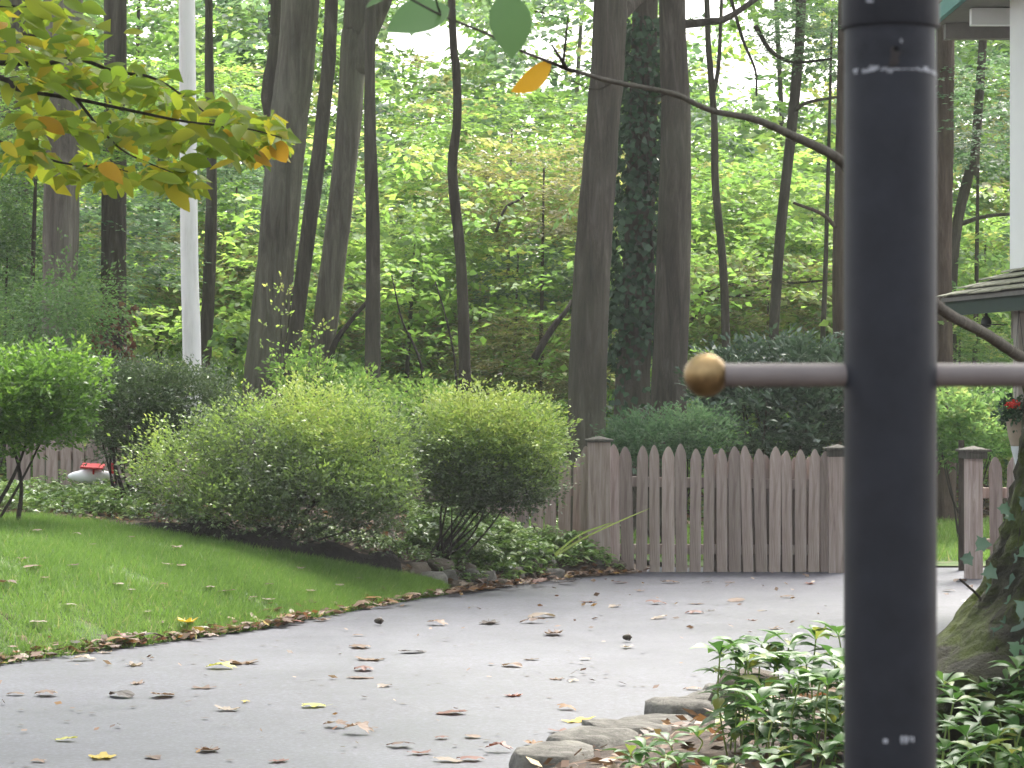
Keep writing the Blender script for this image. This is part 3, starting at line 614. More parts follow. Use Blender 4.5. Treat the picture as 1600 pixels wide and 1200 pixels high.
# ------------------------------------------------------------------ the woods beyond (one mass) and understory trees
def gap(P):
    px = 800 + P[:, 0]/P[:, 1]*F; py = 600 - (P[:, 2]-CZ)/P[:, 1]*F
    def win(cx, cy, rx, ry): return np.clip(1.25 - ((px-cx)/rx)**2 - ((py-cy)/ry)**2, 0, 1)
    g = win(660, 55, 90, 68)*1.0 + win(865, 70, 85, 80)*.85 + win(1130, 30, 100, 110)*.86 + win(1235, 130, 110, 120)*.76 + win(430, 300, 70, 60)*.2 + win(1000, 250, 40, 60)*.2
    return rng.random(len(P)) > np.clip(g, 0, 1)
def mass(name, mat, n, nl, Y0, Y1, zlo, zhi, leaf, tonem, label, clump=140, cs=1.0, xr=(-.25, .25), tv=.2):
    cy = rng.uniform(Y0, Y1, clump); cx = rng.uniform(xr[0], xr[1], clump)*cy; cz = rng.uniform(zlo, zhi, clump); ct = np.clip(rng.normal(tonem, tv, clump), 0, 1)
    k = rng.integers(0, clump, n); b = np.stack([cx[k], cy[k], cz[k]], 1) + rng.normal(0, 1, (n, 3))*np.array([1.1, 1.1, .55])*cs
    keep = gap(b) & (b[:, 2] > gz(b[:, 0], b[:, 1])); b = b[keep]; tk = ct[k][keep]; n = len(b)
    d = rng.normal(0, 1, (n, 3))*np.array([1, 1, .25]) + np.array([0, -.2, -.12])
    q, t = sprays(b, d, rng.uniform(.45, 1.1, n), nl, leaf, .62, .42, .4, tk + rng.normal(0, .08, n), .1)
    return tag(link(name, nmesh(name, q, 4, {'tone': t}), None, MATS[mat]), label, 'foliage', kind='stuff')
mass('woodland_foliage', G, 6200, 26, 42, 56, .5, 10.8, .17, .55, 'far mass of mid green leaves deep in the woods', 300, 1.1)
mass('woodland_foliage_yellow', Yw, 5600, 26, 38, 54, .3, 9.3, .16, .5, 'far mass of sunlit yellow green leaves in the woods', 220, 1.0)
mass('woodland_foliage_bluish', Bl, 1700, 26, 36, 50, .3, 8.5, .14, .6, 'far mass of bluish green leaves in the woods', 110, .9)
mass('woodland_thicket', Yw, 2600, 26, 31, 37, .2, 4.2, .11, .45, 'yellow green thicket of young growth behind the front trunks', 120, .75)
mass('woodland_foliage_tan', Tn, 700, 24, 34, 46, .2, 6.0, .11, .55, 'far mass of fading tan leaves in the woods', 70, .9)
mass('woodland_undergrowth', G, 2200, 26, 31, 40, .1, 3.2, .11, .75, 'low green undergrowth on the woodland floor', 170, .8)
def understory(px, py, D, s, kind, seed, label, lean=0):
    c = at(px, py, D); t = empty('understory_tree', (c.x - lean, D, float(gz(c.x-lean, D))), label, 'tree', 'young trees under the tall trunks')
    V, Fc = tube([t.location, (c.x - lean*.4, D, c.z*.5), c + Vector((0, 0, s*.6))], [.035, .028, .012], 7, .06, 20); link('trunk', pmesh('trunk', V, Fc, True), t, MATS['bark_brown'])
    o = link('crown', crown(kind, seed), t, None, False); o.location = c - t.location; o.scale = (s, s, s*.62); o.rotation_euler.z = seed*1.3 + px
    return t
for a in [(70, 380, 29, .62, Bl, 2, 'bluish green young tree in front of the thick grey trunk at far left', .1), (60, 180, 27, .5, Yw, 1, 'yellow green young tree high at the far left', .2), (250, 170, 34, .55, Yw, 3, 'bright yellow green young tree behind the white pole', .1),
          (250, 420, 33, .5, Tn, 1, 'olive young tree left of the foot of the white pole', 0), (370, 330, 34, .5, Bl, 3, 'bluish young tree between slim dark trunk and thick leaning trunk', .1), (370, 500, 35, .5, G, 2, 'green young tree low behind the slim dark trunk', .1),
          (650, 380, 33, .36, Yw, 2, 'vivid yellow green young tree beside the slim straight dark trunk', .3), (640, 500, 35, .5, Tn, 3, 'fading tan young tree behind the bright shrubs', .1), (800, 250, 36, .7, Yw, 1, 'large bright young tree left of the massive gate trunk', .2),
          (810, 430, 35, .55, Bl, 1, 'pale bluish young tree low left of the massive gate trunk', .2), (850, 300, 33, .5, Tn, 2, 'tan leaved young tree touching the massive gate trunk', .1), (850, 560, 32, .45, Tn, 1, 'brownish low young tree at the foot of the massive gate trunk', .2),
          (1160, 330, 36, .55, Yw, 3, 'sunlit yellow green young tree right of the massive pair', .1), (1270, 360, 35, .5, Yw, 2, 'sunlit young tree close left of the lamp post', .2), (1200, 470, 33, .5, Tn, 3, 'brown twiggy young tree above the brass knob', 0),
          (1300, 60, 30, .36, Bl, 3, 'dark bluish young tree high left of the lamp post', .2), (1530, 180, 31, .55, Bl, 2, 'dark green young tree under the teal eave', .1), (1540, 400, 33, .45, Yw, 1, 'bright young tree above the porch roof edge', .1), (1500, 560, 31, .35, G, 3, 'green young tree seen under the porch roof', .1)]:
    understory(*a[:7], lean=a[7])

# dead limbs and saplings seen in the wood
def stick(name, label, pts, D, w0, w1, cat='branch', mat='twig', group=None):
    L = [at(x, y, D + (0 if i == 0 else .1*i)) for i, (x, y) in enumerate(pts)]; V, Fc = tube(L, [w0/2/F*D, w1/2/F*D], 7, .08, 18, True, None, .08, len(pts))
    return tag(link(name, pmesh(name, V, Fc, True), None, MATS[mat]), label, cat, group)
stick('fallen_limb', 'grey dead limb leaning up beside the second grey leaning trunk', [(512, 610), (520, 545), (545, 505), (575, 470)], 29, 11, 6)
stick('sapling', 'thin bare leaning sapling behind the bright shrubs, left of the wavy trunk', [(668, 640), (655, 560), (628, 500), (612, 430)], 28, 5, 2, 'sapling')
stick('sapling', 'thin bare sapling close beside the wavy slender trunk', [(715, 640), (710, 560), (695, 490), (680, 440)], 28.5, 4, 2, 'sapling')
stick('fallen_limb', 'dark dead limb slanting left of the massive gate trunk', [(835, 560), (862, 515), (885, 485), (893, 470)], 29, 12, 5)
stick('bare_branch', 'bare brown branch arching across behind the thin trunks above the bar', [(1085, 465), (1120, 450), (1180, 440), (1240, 442), (1290, 438)], 32, 6, 3)
stick('bare_branch', 'lower bare brown branch arching behind the brass knob', [(1080, 500), (1110, 470), (1160, 462), (1200, 463)], 32.4, 5, 3)
stick('bare_branch', 'curved dark twig hanging left of the massive gate trunk', [(775, 362), (790, 325), (812, 312), (828, 295)], 31, 5, 3)
stick('bare_branch', 'dark hooked branch hanging in the bright gap right of the massive pair', [(1140, -10), (1160, 60), (1180, 110), (1182, 150)], 29, 6, 3)
stick('bare_branch', 'dark drooping branch high left of the lamp post', [(1180, 40), (1205, 80), (1240, 97), (1300, 92)], 29.5, 8, 4)
stick('fallen_limb', 'dark sloping limb behind the right part of the gate', [(1090, 690), (1108, 655), (1130, 610), (1148, 580)], 25.6, 11, 6)

# ------------------------------------------------------------------ shrubs
def shrub(name, label, blobs, mat, leaf, ns, nl, base, tonem=.45, topgain=.35, twl=(.10, .24), stems=9, wr=.5, flat=.7, seed=0, cat='shrub', stem_mat='twig', shell=.55, stemw=.012, upb=.55):
    """blobs: (px, py, D, rx_px, ry_px, rz_m)"""
    r = np.random.default_rng(seed); e = empty(name, base, label, cat); QB, QT = [], []
    wt = np.array([b[3]*b[4] for b in blobs], float); wt /= wt.sum(); zz0 = min(at(b[0], b[1]+b[4], b[2]).z for b in blobs); zz1 = max(at(b[0], b[1]-b[4], b[2]).z for b in blobs)
    C = np.array([at(b[0], b[1], b[2]) for b in blobs]); Rr = np.array([(b[3]/F*b[2], b[5], b[4]/F*b[2]) for b in blobs])
    for i, bl in enumerate(blobs):
        n = int(ns*wt[i]); u = in_ball(n, r, shell)
        lump = 1 + .10*np.sin(u[:, 0]*9+i) * np.cos(u[:, 2]*8+i*2) + .08*np.sin(u[:, 1]*11 + u[:, 0]*5)
        p = C[i] + u*Rr[i]*lump[:, None]
        inside = np.zeros(n, bool)
        for j in range(len(blobs)):
            if j != i: inside |= (((p-C[j])/Rr[j])**2).sum(1) < shell**2*.8
        p = p[~inside]; u = u[~inside]
        d = unit(u*Rr[i])*.7 + np.array([0, 0, upb]) + r.normal(0, .4, (len(p), 3))
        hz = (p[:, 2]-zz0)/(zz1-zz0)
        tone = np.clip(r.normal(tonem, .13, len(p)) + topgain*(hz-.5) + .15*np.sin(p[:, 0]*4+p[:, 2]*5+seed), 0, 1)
        q, t = sprays(p - unit(d)*.05, d, r.uniform(*twl, len(p)), nl, leaf, wr, .3, flat, tone, .1, r=r); QB.append(q); QT.append(t)
    link('foliage', nmesh('foliage', np.concatenate(QB), 4, {'tone': np.concatenate(QT)}), e, MATS[mat])
    b = Vector(base); ST = []
    for k in range(stems):
        i = r.integers(0, len(blobs)); tgt = Vector(C[i] + in_ball(1, r)[0]*Rr[i]*.7); b0 = b + Vector((r.uniform(-1, 1)*.16, r.uniform(-.1, .1), -.03)); mid = b0.lerp(tgt, .5) + Vector((r.uniform(-.08, .08), r.uniform(-.08, .08), -.05*(tgt-b0).length))
        V, Fc = tube([b0, mid, tgt], [stemw*r.uniform(.8, 1.3), stemw*.35], 6, .06, 14)
        link('stem', pmesh('stem', V, Fc, True), e, MATS[stem_mat])
    return e
h1 = hit(400, 845)
def onb(px, D): x = (px-800)/F*D; return Vector((x, D, float(gz(x, D))))
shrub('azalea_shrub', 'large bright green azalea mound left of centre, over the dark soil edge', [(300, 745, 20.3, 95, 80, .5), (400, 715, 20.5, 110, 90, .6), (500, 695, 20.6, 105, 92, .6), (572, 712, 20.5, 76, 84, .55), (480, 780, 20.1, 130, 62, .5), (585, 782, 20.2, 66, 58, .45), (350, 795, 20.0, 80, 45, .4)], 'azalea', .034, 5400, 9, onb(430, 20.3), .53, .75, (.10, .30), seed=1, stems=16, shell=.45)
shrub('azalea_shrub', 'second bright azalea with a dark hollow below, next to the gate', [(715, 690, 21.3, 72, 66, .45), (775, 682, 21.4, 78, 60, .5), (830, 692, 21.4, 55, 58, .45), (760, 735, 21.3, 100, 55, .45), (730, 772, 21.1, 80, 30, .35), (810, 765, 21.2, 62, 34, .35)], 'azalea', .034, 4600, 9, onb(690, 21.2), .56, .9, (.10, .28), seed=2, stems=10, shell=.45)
shrub('evergreen_shrub', 'greyish dark green shrub in front of the foot of the white pole', [(215, 650, 21.8, 90, 75, .5), (290, 640, 21.9, 80, 65, .5), (180, 620, 22.0, 60, 50, .4)], 'azalea_grey', .032, 3400, 9, onb(212, 21.3), .45, .2, seed=3, stems=14)
shrub('maple_shrub', 'loose spreading green shrub with forked stems at the left edge', [(20, 620, 19.9, 95, 60, .5), (85, 600, 20.0, 80, 50, .5), (60, 660, 19.9, 85, 40, .45), (-60, 640, 19.9, 90, 90, .5)], 'maple_leaf', .045, 2300, 9, onb(-6, 19.8), .45, .5, seed=4, stems=5, stemw=.016, shell=.3)
shrub('hemlock_tree', 'dense soft green evergreen filling the left edge above the shrubs', [(10, 440, 27.6, 105, 95, .8), (-50, 300, 27.6, 90, 120, .8), (60, 505, 24.8, 95, 55, .7), (120, 470, 25.1, 60, 40, .5)], 'hemlock', .045, 2300, 10, onb(-20, 24.8), .5, .1, (.25, .55), stems=5, wr=.45, seed=5, cat='tree', shell=.2, stemw=.03, upb=-.1)
shrub('rhododendron_shrub', 'dark broad-leaved rhododendron behind the right half of the gate', [(1200, 650, 25.4, 110, 70, .6), (1280, 640, 25.6, 90, 75, .6), (1150, 600, 25.8, 70, 50, .5), (1230, 580, 26, 100, 50, .6), (1340, 620, 25.8, 90, 90, .6)], 'rhodo', .085, 2000, 8, Vector((2.5, 25.5, 0)), .45, .2, (.1, .25), seed=6, wr=.36, stems=10, stemw=.02)
shrub('rhododendron_shrub', 'low greyish rhododendron between gate post and rhododendron', [(1030, 690, 24.6, 75, 40, .4), (1090, 680, 24.7, 60, 36, .4), (985, 690, 24.8, 40, 32, .3)], 'wood_blue', .05, 1100, 8, Vector((1.4, 24.6, 0)), .35, .2, seed=7, wr=.35, stems=6)
shrub('understory_shrub', 'pale green shrub right of the lamp post, beyond the fence opening', [(1500, 680, 27, 60, 45, .5), (1550, 660, 27.5, 70, 50, .5), (1480, 650, 27, 50, 40, .5)], 'wood_green', .06, 1100, 8, Vector((4.6, 27, 0)), .5, .2, seed=8, stems=6)
shrub('sprig_plant', 'airy pale twig sprouting above the azaleas against the thick leaning trunk', [(445, 500, 21.2, 45, 65, .12), (510, 540, 21.2, 40, 45, .12)], 'wood_yellow', .035, 34, 6, onb(470, 21.1), .75, .1, (.08, .16), seed=9, stems=5, stemw=.005)
shrub('understory_shrub', 'bright airy low shrub between the leaning trunks and the azaleas', [(475, 590, 24.5, 50, 30, .3), (560, 612, 24.5, 50, 28, .3), (650, 625, 25, 60, 22, .3)], 'wood_yellow', .05, 380, 8, onb(520, 24.4), .5, .2, seed=10, stems=6)

# ------------------------------------------------------------------ ground cover, litter
def cover(name, label, boxes, n, mat, leaf, seed, cat='ground cover', hmax=.16):
    r = np.random.default_rng(seed); Q, T = [], []
    tot = sum((b[1]-b[0])*(b[3]-b[2]) for b in boxes)
    for (x0, x1, D0, D1) in boxes:
        m = int(n*(x1-x0)*(D1-D0)/tot); D = r.uniform(D0, D1, m); x = (r.uniform(x0, x1, m)-800)/F*D; ok = (x < XL(D)-.06) | (x > XR(D)); x, D = x[ok], D[ok]; m = len(x)
        clump = .5+.5*np.sin(x*5+seed)*np.cos(D*6+x*3)
        b = np.stack([x, D, gz(x, D)+hmax*r.uniform(.2, 1, m)*(.4+.6*clump)], 1)
        th = r.uniform(0, 6.28, (m, 6)); pos = np.repeat(b, 6, 0) + r.normal(0, .012, (m*6, 3)); ax = np.stack([np.cos(th), np.sin(th), r.uniform(-.35, .25, (m, 6))], -1).reshape(-1, 3)
        nn = np.array([0, 0, 1.]) + r.normal(0, .3, (m*6, 3)); Q.append(leaf_quads(pos, ax, nn, leaf*r.uniform(.6, 1.25, m*6), .5, .2)); T.append(np.clip(np.repeat(r.normal(.45, .2, m), 6)+r.normal(0, .12, m*6), 0, 1))
    return tag(link(name, nmesh(name, np.concatenate(Q), 4, {'tone': np.concatenate(T)}), None, MATS[mat]), label, cat, kind='stuff')
cover('bed_ground_cover', 'leafy pale green ground cover in the bed by the gate', [(640, 1005, 21.25, 22.55)], 2300, 'cover', .062, 1, hmax=.26)
cover('left_ground_cover', 'mixed green ground cover at the back of the bed at far left', [(-80, 230, 20.6, 22.8)], 1500, 'cover', .05, 2, hmax=.25)
cover('shrub_ground_cover', 'sparse green ground cover under the azaleas', [(480, 760, 20.75, 21.4)], 380, 'cover', .045, 3, hmax=.10)
cover('rear_ground_cover', 'low green growth behind the pickets', [(860, 1420, 24, 30)], 2200, 'cover', .07, 4, hmax=.2)
def litter(name, label, n, fn, size, seed):
    r = np.random.default_rng(seed); P = fn(r, n); P[:, 2] = np.maximum(gz(P[:, 0], P[:, 1]), .012) + r.uniform(.004, .035 if size > .06 else .008, len(P)); n = len(P)
    th = r.uniform(0, 6.28, n); ax = np.stack([np.cos(th), np.sin(th), r.uniform(-.2, .3, n)], 1); nn = np.array([0, 0, 1.]) + r.normal(0, .45, (n, 3))
    return tag(link(name, nmesh(name, leaf_quads(P, ax, nn, size*r.uniform(.5, 1.3, n), .6, -.15), 4, {'tone': r.random(n)}), None, MATS['litter']), label, 'leaf litter', kind='stuff')
def edge_fn(r, n):
    y = r.uniform(14.6, 22.6, n); off = np.abs(r.normal(0, .09, n)); return np.stack([XL(y) - off + .07, y, 0*y], 1)
def bed_fn(r, n):
    y = r.uniform(19.3, 22.5, n); px = r.uniform(-60, 1000, n); x = (px-800)/F*y; k = x < XL(y)-.05
    lt = np.interp(x, [p.x for p in LT], [p.y for p in LT]); k &= (y > lt + .1); return np.stack([x, y, 0*y], 1)[k]
def rbed_fn(r, n):
    y = r.uniform(8.6, 13, n); x = XR(y) + r.uniform(.2, 2.6, n); return np.stack([x, y, 0*y], 1)
litter('edge_leaf_litter', 'drift of small dry leaf scraps along the driveway edge', 900, edge_fn, .075, 1)
litter('bed_leaf_litter', 'dry leaves scattered over the planting bed', 2600, bed_fn, .075, 2)
litter('right_bed_leaf_litter', 'brown leaf scraps on the soil around the pachysandra', 900, rbed_fn, .075, 3)
def wood_fn(r, n):
    y = r.uniform(29, 45, n); x = r.uniform(-.22, .22, n)*y; return np.stack([x, y, 0*y], 1)
litter('woodland_leaf_litter', 'brown fallen leaves on the woodland floor', 6000, wood_fn, .14, 4)
def drive_fn(r, n):
    y = r.uniform(10.8, 22.6, n); x = XL(y) + .1 + (np.minimum(XR(y)-.15, 4.6)-XL(y))*r.random(n); P = np.stack([x, y, 0*y], 1); return P
litter('driveway_leaf_scraps', 'small brown scraps of leaf and twig strewn over the driveway', 170, drive_fn, .05, 9)
# grit specks on the drive
n = 420; y = rng.uniform(10.8, 22.4, n); x = XL(y) + (np.minimum(XR(y), 4.5)-XL(y))*rng.random(n)
s = rng.uniform(.006, .018, n); V = np.stack([np.stack([x+s*np.cos(a)*rng.uniform(.7, 1.6, n), y+s*np.sin(a), np.full(n, .0125)], 1) for k, a in enumerate((0, 1.6, 3.1, 4.7))], 1).reshape(-1, 3)
tag(link('driveway_grit', nmesh('driveway_grit', V, 4), None, MATS['acorn']), 'dark specks of grit and seed on the asphalt', 'grit', kind='stuff')

# ------------------------------------------------------------------ stones
def stone_mesh(seed, sx, sy, sz, flat=.75):
    import bmesh
    r = random.Random(seed); bm = bmesh.new(); bmesh.ops.create_icosphere(bm, subdivisions=3, radius=1)
    pl = [(Vector((r.gauss(0, 1), r.gauss(0, 1), r.gauss(0, .8))).normalized(), r.uniform(.62, .92)) for _ in range(9)] + [(Vector((0, 0, 1)), flat)]
    ph = [r.uniform(0, 6) for _ in range(4)]
    for v in bm.verts:
        for nrm, d in pl:
            k = v.co.dot(nrm)
            if k > d: v.co -= nrm*(k-d)*.9
        v.co *= 1 + .05*math.sin(v.co.x*7+ph[0])*math.sin(v.co.y*6+ph[1]) + .03*math.sin(v.co.z*13+ph[2]) + r.uniform(-.012, .012)
        v.co.x *= sx; v.co.y *= sy; v.co.z *= sz
    me = bpy.data.meshes.new('stone'); bm.to_mesh(me); bm.free(); me.polygons.foreach_set('use_smooth', [True]*len(me.polygons)); return me
def stone(px, py, wpx, hpx, D, label, group, mat='stone', seed=0, rz=0, dy=.8):
    c = at(px, py, D); sx = wpx/2/F*D*1.12; sz = hpx/2/F*D*1.15
    o = link('edging_stone', stone_mesh(seed, sx, max(sx*dy, .05), sz), None, MATS[mat]); o.location = c; o.rotation_euler.z = rz
    return tag(o, label, 'stone', group)
LS = [(600, 893, 40, 22), (652, 898, 44, 26), (672, 912, 50, 26), (690, 888, 46, 22), (702, 908, 32, 24), (716, 922, 30, 20), (738, 907, 34, 26), (728, 892, 34, 16), (760, 912, 36, 28), (778, 920, 30, 22), (800, 902, 40, 24), (828, 890, 40, 26), (850, 886, 34, 24), (868, 882, 22, 28), (858, 902, 46, 20), (822, 908, 30, 16), (930, 882, 34, 16), (962, 886, 24, 12)]
for i, (x, y, wd, hh) in enumerate(LS):
    D = float(np.interp(x, [600, 700, 880, 1000], [20.25, 20.75, 22.1, 22.55])) + (905-y)*.012
    stone(x, y-3, wd*1.25, hh*1.35, D, f'rough fieldstone, {ORD[i]} from the left in the edging between bed and driveway', 'fieldstones edging the left bed', ['stone', 'stone_brown'][i % 2], 100+i, i*1.3, .7)
RN = ['farthest', 'second farthest', 'third farthest', 'fourth farthest', 'fourth nearest', 'third nearest', 'second nearest', 'nearest']
for i in range(8):
    y = 13.6 - i*.37; x = float(XR(y)) + .17 + random.uniform(-.025, .025); r = random.Random(400+i)
    o = link('border_stone', stone_mesh(200+i, r.uniform(.24, .30), r.uniform(.17, .22), r.uniform(.14, .16), .42), None, MATS['stone']); o.location = (x, y, .03 + .012*i % .04); o.rotation_euler = (r.uniform(-.08, .08), r.uniform(-.08, .08), 1.17 + r.uniform(-.2, .2))
    tag(o, f'flat-topped grey kerb stone of the right bed, {RN[i]} of the row', 'stone', 'stones bordering the right bed')
o = link('border_stone', stone_mesh(300, .2, .2, .2, .6), None, MATS['stone_brown']); o.location = (float(XR(12.6))+.42, 12.6, .13); tag(o, 'taller brownish stone set behind the kerb stones, under the pachysandra', 'stone', 'stones bordering the right bed')

# ------------------------------------------------------------------ single fallen leaves
def lobed(seed, lobes, depth, pts=30):
    r = random.Random(seed); V = [(0, 0, 0)]; cx, cy, cz = r.uniform(-.5, .35), r.uniform(-.6, .45), r.uniform(.0, .12)
    for i in range(pts):
        th = 2*math.pi*i/pts; rad = .5*(1 - depth*(.5+.5*math.cos(lobes*th + math.pi)) + r.uniform(-.05, .05)); x = rad*math.cos(th)*1.15; y = rad*math.sin(th)*.85
        V.append((x, y, cx*x*x*1.3 + cy*y*y*1.3 + cz*x + r.uniform(-.03, .03)))
    zmin = min(v[2] for v in V); V = [(x, y, z-zmin) for x, y, z in V]; n = pts
    Fc = [(0, 1+i, 1+(i+1) % n) for i in range(n)]
    b = len(V); a = V[1+n//2]                          # leaf stalk
    V += [(a[0], a[1]-.012, a[2]), (a[0], a[1]+.012, a[2]), (a[0]-.32, a[1]+.05, a[2]+.07), (a[0]-.32, a[1]+.035, a[2]+.07)]; Fc.append((b, b+1, b+2, b+3))
    return V, Fc
LV = [lobed(i, [5, 7, 5, 3, 6, 5, 7, 4][i], [.42, .35, .5, .25, .3, .15, .45, .55][i]) for i in range(8)]
LMESH = {}
def leaf_mesh(v, col):
    if (v, col) not in LMESH:
        m = pmesh('fallen_leaf', *LV[v], True); m.materials.append(MATS['dry_'+col]); LMESH[(v, col)] = m
    return LMESH[(v, col)]
def fallen(px, py, wpx, col, label, group, i, where=None, zs=1.0, name='fallen_leaf'):
    p = where or hit(px, py); D = p.y; s = wpx/F*D*.95
    o = bpy.data.objects.new(name, leaf_mesh(i % 8, col)); COL.objects.link(o)
    s *= random.uniform(.85, 1.1); o.location = p + Vector((0, 0, .0095)); o.rotation_euler = (random.uniform(-.05, .05), random.uniform(-.05, .05), random.uniform(0, 6.28)); o.scale = (s, s*random.uniform(.75, 1.1), s*zs*.85)
    return tag(o, label, 'leaf', group)
GD = 'single leaves on the driveway'
special = [(160, 1187, 62, 'yellow', 'bright yellow leaf at the bottom left of the driveway'), (345, 1048, 58, 'lime', 'yellow leaf touching a brown one on the left of the driveway'), (375, 1040, 62, 'tan', 'long brown leaf lying against a yellow leaf, left side of driveway'),
           (190, 1091, 52, 'dark', 'dark curled leaf with upturned tips on the left of the driveway'), (490, 1107, 46, 'lime', 'greenish yellow leaf with a twig, middle of the near driveway'), (705, 1118, 50, 'red', 'red-brown arched leaf in the middle of the near driveway'),
           (865, 993, 50, 'brown', 'domed brown leaf alone in the middle of the driveway'), (885, 1112, 46, 'orange', 'orange-brown curled leaf beside the yellow leaf near the border stones'), (905, 1130, 56, 'yellow', 'yellow leaf beside the border stones'),
           (560, 1148, 56, 'tan', 'rolled tan leaf near the bottom of the driveway'), (980, 1014, 36, 'pale', 'thin pale leaf just below a dark acorn on the driveway'), (845, 967, 44, 'pale', 'pale leaf above the domed brown leaf on the driveway'), (1082, 1081, 28, 'tan', 'small domed tan leaf touching the farthest border stone')]
for i, (x, y, wd, c, l) in enumerate(special): fallen(x, y, wd, c, l, GD, i, zs=1.5 if 'domed' in l or 'curled' in l or 'rolled' in l else 1.0)
rest = [(25, 1088, 30, 'tan'), (72, 1089, 42, 'tan'), (215, 1071, 30, 'tan'), (255, 1091, 44, 'tan'), (318, 1078, 44, 'brown'), (355, 1112, 42, 'pale'), (383, 1100, 24, 'yellow'), (103, 1160, 36, 'lime'), (240, 1187, 42, 'brown'), (325, 1176, 52, 'brown'),
        (525, 1138, 46, 'tan'), (562, 1014, 62, 'tan'), (577, 1034, 46, 'tan'), (568, 1051, 42, 'red'), (564, 1063, 44, 'brown'), (600, 1076, 30, 'pale'), (645, 1022, 44, 'dark'), (626, 1169, 54, 'brown'), (657, 1180, 42, 'red'), (690, 1156, 26, 'red'), (802, 1091, 36, 'red'),
        (832, 975, 44, 'brown'), (830, 1033, 26, 'brown'), (800, 1044, 46, 'tan'), (780, 1176, 40, 'red'), (835, 1166, 42, 'orange'), (878, 1146, 50, 'red'), (735, 1190, 42, 'red'), (700, 1192, 50, 'pale'), (960, 951, 32, 'pale'), (920, 943, 28, 'red'), (1085, 961, 28, 'red'), (1110, 957, 26, 'dark'), (1175, 972, 20, 'red'),
        (1150, 941, 30, 'tan'), (1025, 946, 30, 'red'), (1088, 946, 26, 'brown'), (765, 976, 54, 'dark'), (683, 978, 34, 'tan'), (1030, 969, 28, 'pale'), (1265, 914, 24, 'red'), (1105, 913, 20, 'dark'), (1048, 912, 30, 'brown'), (1000, 925, 22, 'tan'), (1190, 957, 22, 'pale'), (1230, 935, 26, 'tan'), (870, 1065, 24, 'brown'), (895, 1068, 24, 'pale'), (1210, 985, 26, 'tan'), (970, 912, 26, 'red'), (1500, 910, 24, 'brown'), (1482, 925, 20, 'dark'), (1515, 921, 18, 'brown'), (210, 1043, 40, 'pale'), (130, 1035, 46, 'pale'), (1140, 912, 20, 'tan'), (560, 995, 18, 'tan'), (915, 1033, 24, 'pale'), (738, 1154, 30, 'tan'), (435, 1193, 40, 'red'), (60, 1194, 34, 'tan')]
rest.sort(key=lambda a: a[1])
cnt = {}
for i, (x, y, wd, c) in enumerate(rest):
    third = 'left third' if x < 533 else 'middle third' if x < 1000 else 'right side'
    k = cnt.get((c, third), 0); cnt[(c, third)] = k+1
    cw_ = {'tan': 'tan', 'pale': 'pale', 'brown': 'brown', 'dark': 'dark', 'red': 'red-brown', 'yellow': 'yellow', 'lime': 'pale yellow', 'orange': 'orange'}[c]
    fallen(x, y, wd, c, f'{cw_} leaf on the driveway\'s {third}, {ORD[k]} such from the fence', GD, i+3, zs=random.choice([.7, 1, 1.5]))
ln = [(262, 893, 26, 'pale'), (283, 895, 24, 'tan'), (277, 868, 32, 'pale'), (115, 895, 26, 'brown'), (50, 898, 34, 'tan'), (12, 925, 40, 'brown'), (70, 915, 26, 'tan'), (185, 925, 26, 'pale'), (205, 934, 18, 'pale'), (110, 958, 24, 'pale'), (60, 985, 30, 'pale'), (255, 925, 22, 'red'), (328, 930, 28, 'pale'), (352, 936, 34, 'brown'), (420, 925, 24, 'brown'), (470, 900, 26, 'pale'), (485, 935, 30, 'pale'), (420, 948, 26, 'pale'), (230, 968, 20, 'pale'), (145, 862, 20, 'pale'), (120, 846, 22, 'pale'), (58, 840, 24, 'pale'), (205, 850, 18, 'brown'), (395, 945, 22, 'tan'), (530, 925, 26, 'pale'), (35, 885, 28, 'tan'), (280, 936, 16, 'brown'), (560, 915, 18, 'pale')]
ln.sort(key=lambda a: a[0])
for i, (x, y, wd, c) in enumerate(ln):
    cw_ = {'tan': 'tan', 'pale': 'pale', 'brown': 'brown', 'red': 'reddish'}[c]
    fallen(x, y-2, wd*.85, c, f'{cw_} dry leaf on the grass, {ORD[i]} from the left on the lawn', 'single leaves on the lawn', i+1, where=(lambda p: p + Vector((0, 0, .04)))(hit(x, y)), zs=.9)
# larger leaves drifted along the edge
for i in range(95):
    u = i/95; x = random.choice([random.uniform(0, 1000), random.uniform(150, 480), random.uniform(560, 900)]); yy = float(np.interp(x, [0, 110, 210, 310, 400, 480, 550, 610, 660, 692, 760, 880, 1000], [1036, 1024, 1010, 994, 983, 968, 956, 945, 936, 930, 925, 908, 898])) + random.gauss(2, 4)
    c = random.choice(['tan', 'brown', 'brown', 'red', 'pale', 'tan', 'dark', 'orange']); p = hit(x, yy); p.z += random.uniform(.0, .05)
    fallen(x, yy, random.uniform(20, 40)*(1 if x < 600 else .75), c, 'dry curled leaf in the drift along the left edge of the driveway', 'leaves drifted along the driveway edge', i, where=p, zs=random.uniform(.8, 1.8))
fallen(292, 992, 46, 'yellow', 'golden yellow leaf in the drift along the lawn edge', None, 2, where=hit(292, 990) + Vector((0, 0, .06)), zs=1.8)
for k, (x, y, l) in enumerate([(980, 1004, 'dark acorn lying on the driveway above a thin pale leaf'), (592, 978, 'dark acorn on the driveway near the tip of the lawn')]):
    p = hit(x, y); s = 6/F*p.y
    o = lathe('acorn', [(s*.05, -s*1.3), (s*.5, -s*1.0), (s*.8, -s*.3), (s*.82, .2*s), (s*.98, .25*s), (s*.85, .8*s), (s*.3, 1.05*s), (s*.1, 1.3*s)], 'acorn', None, axis='X', seg=16)
    o.location = p + Vector((0, 0, s*.95+.01)); tag(o, l, 'acorn', 'acorns on the driveway')

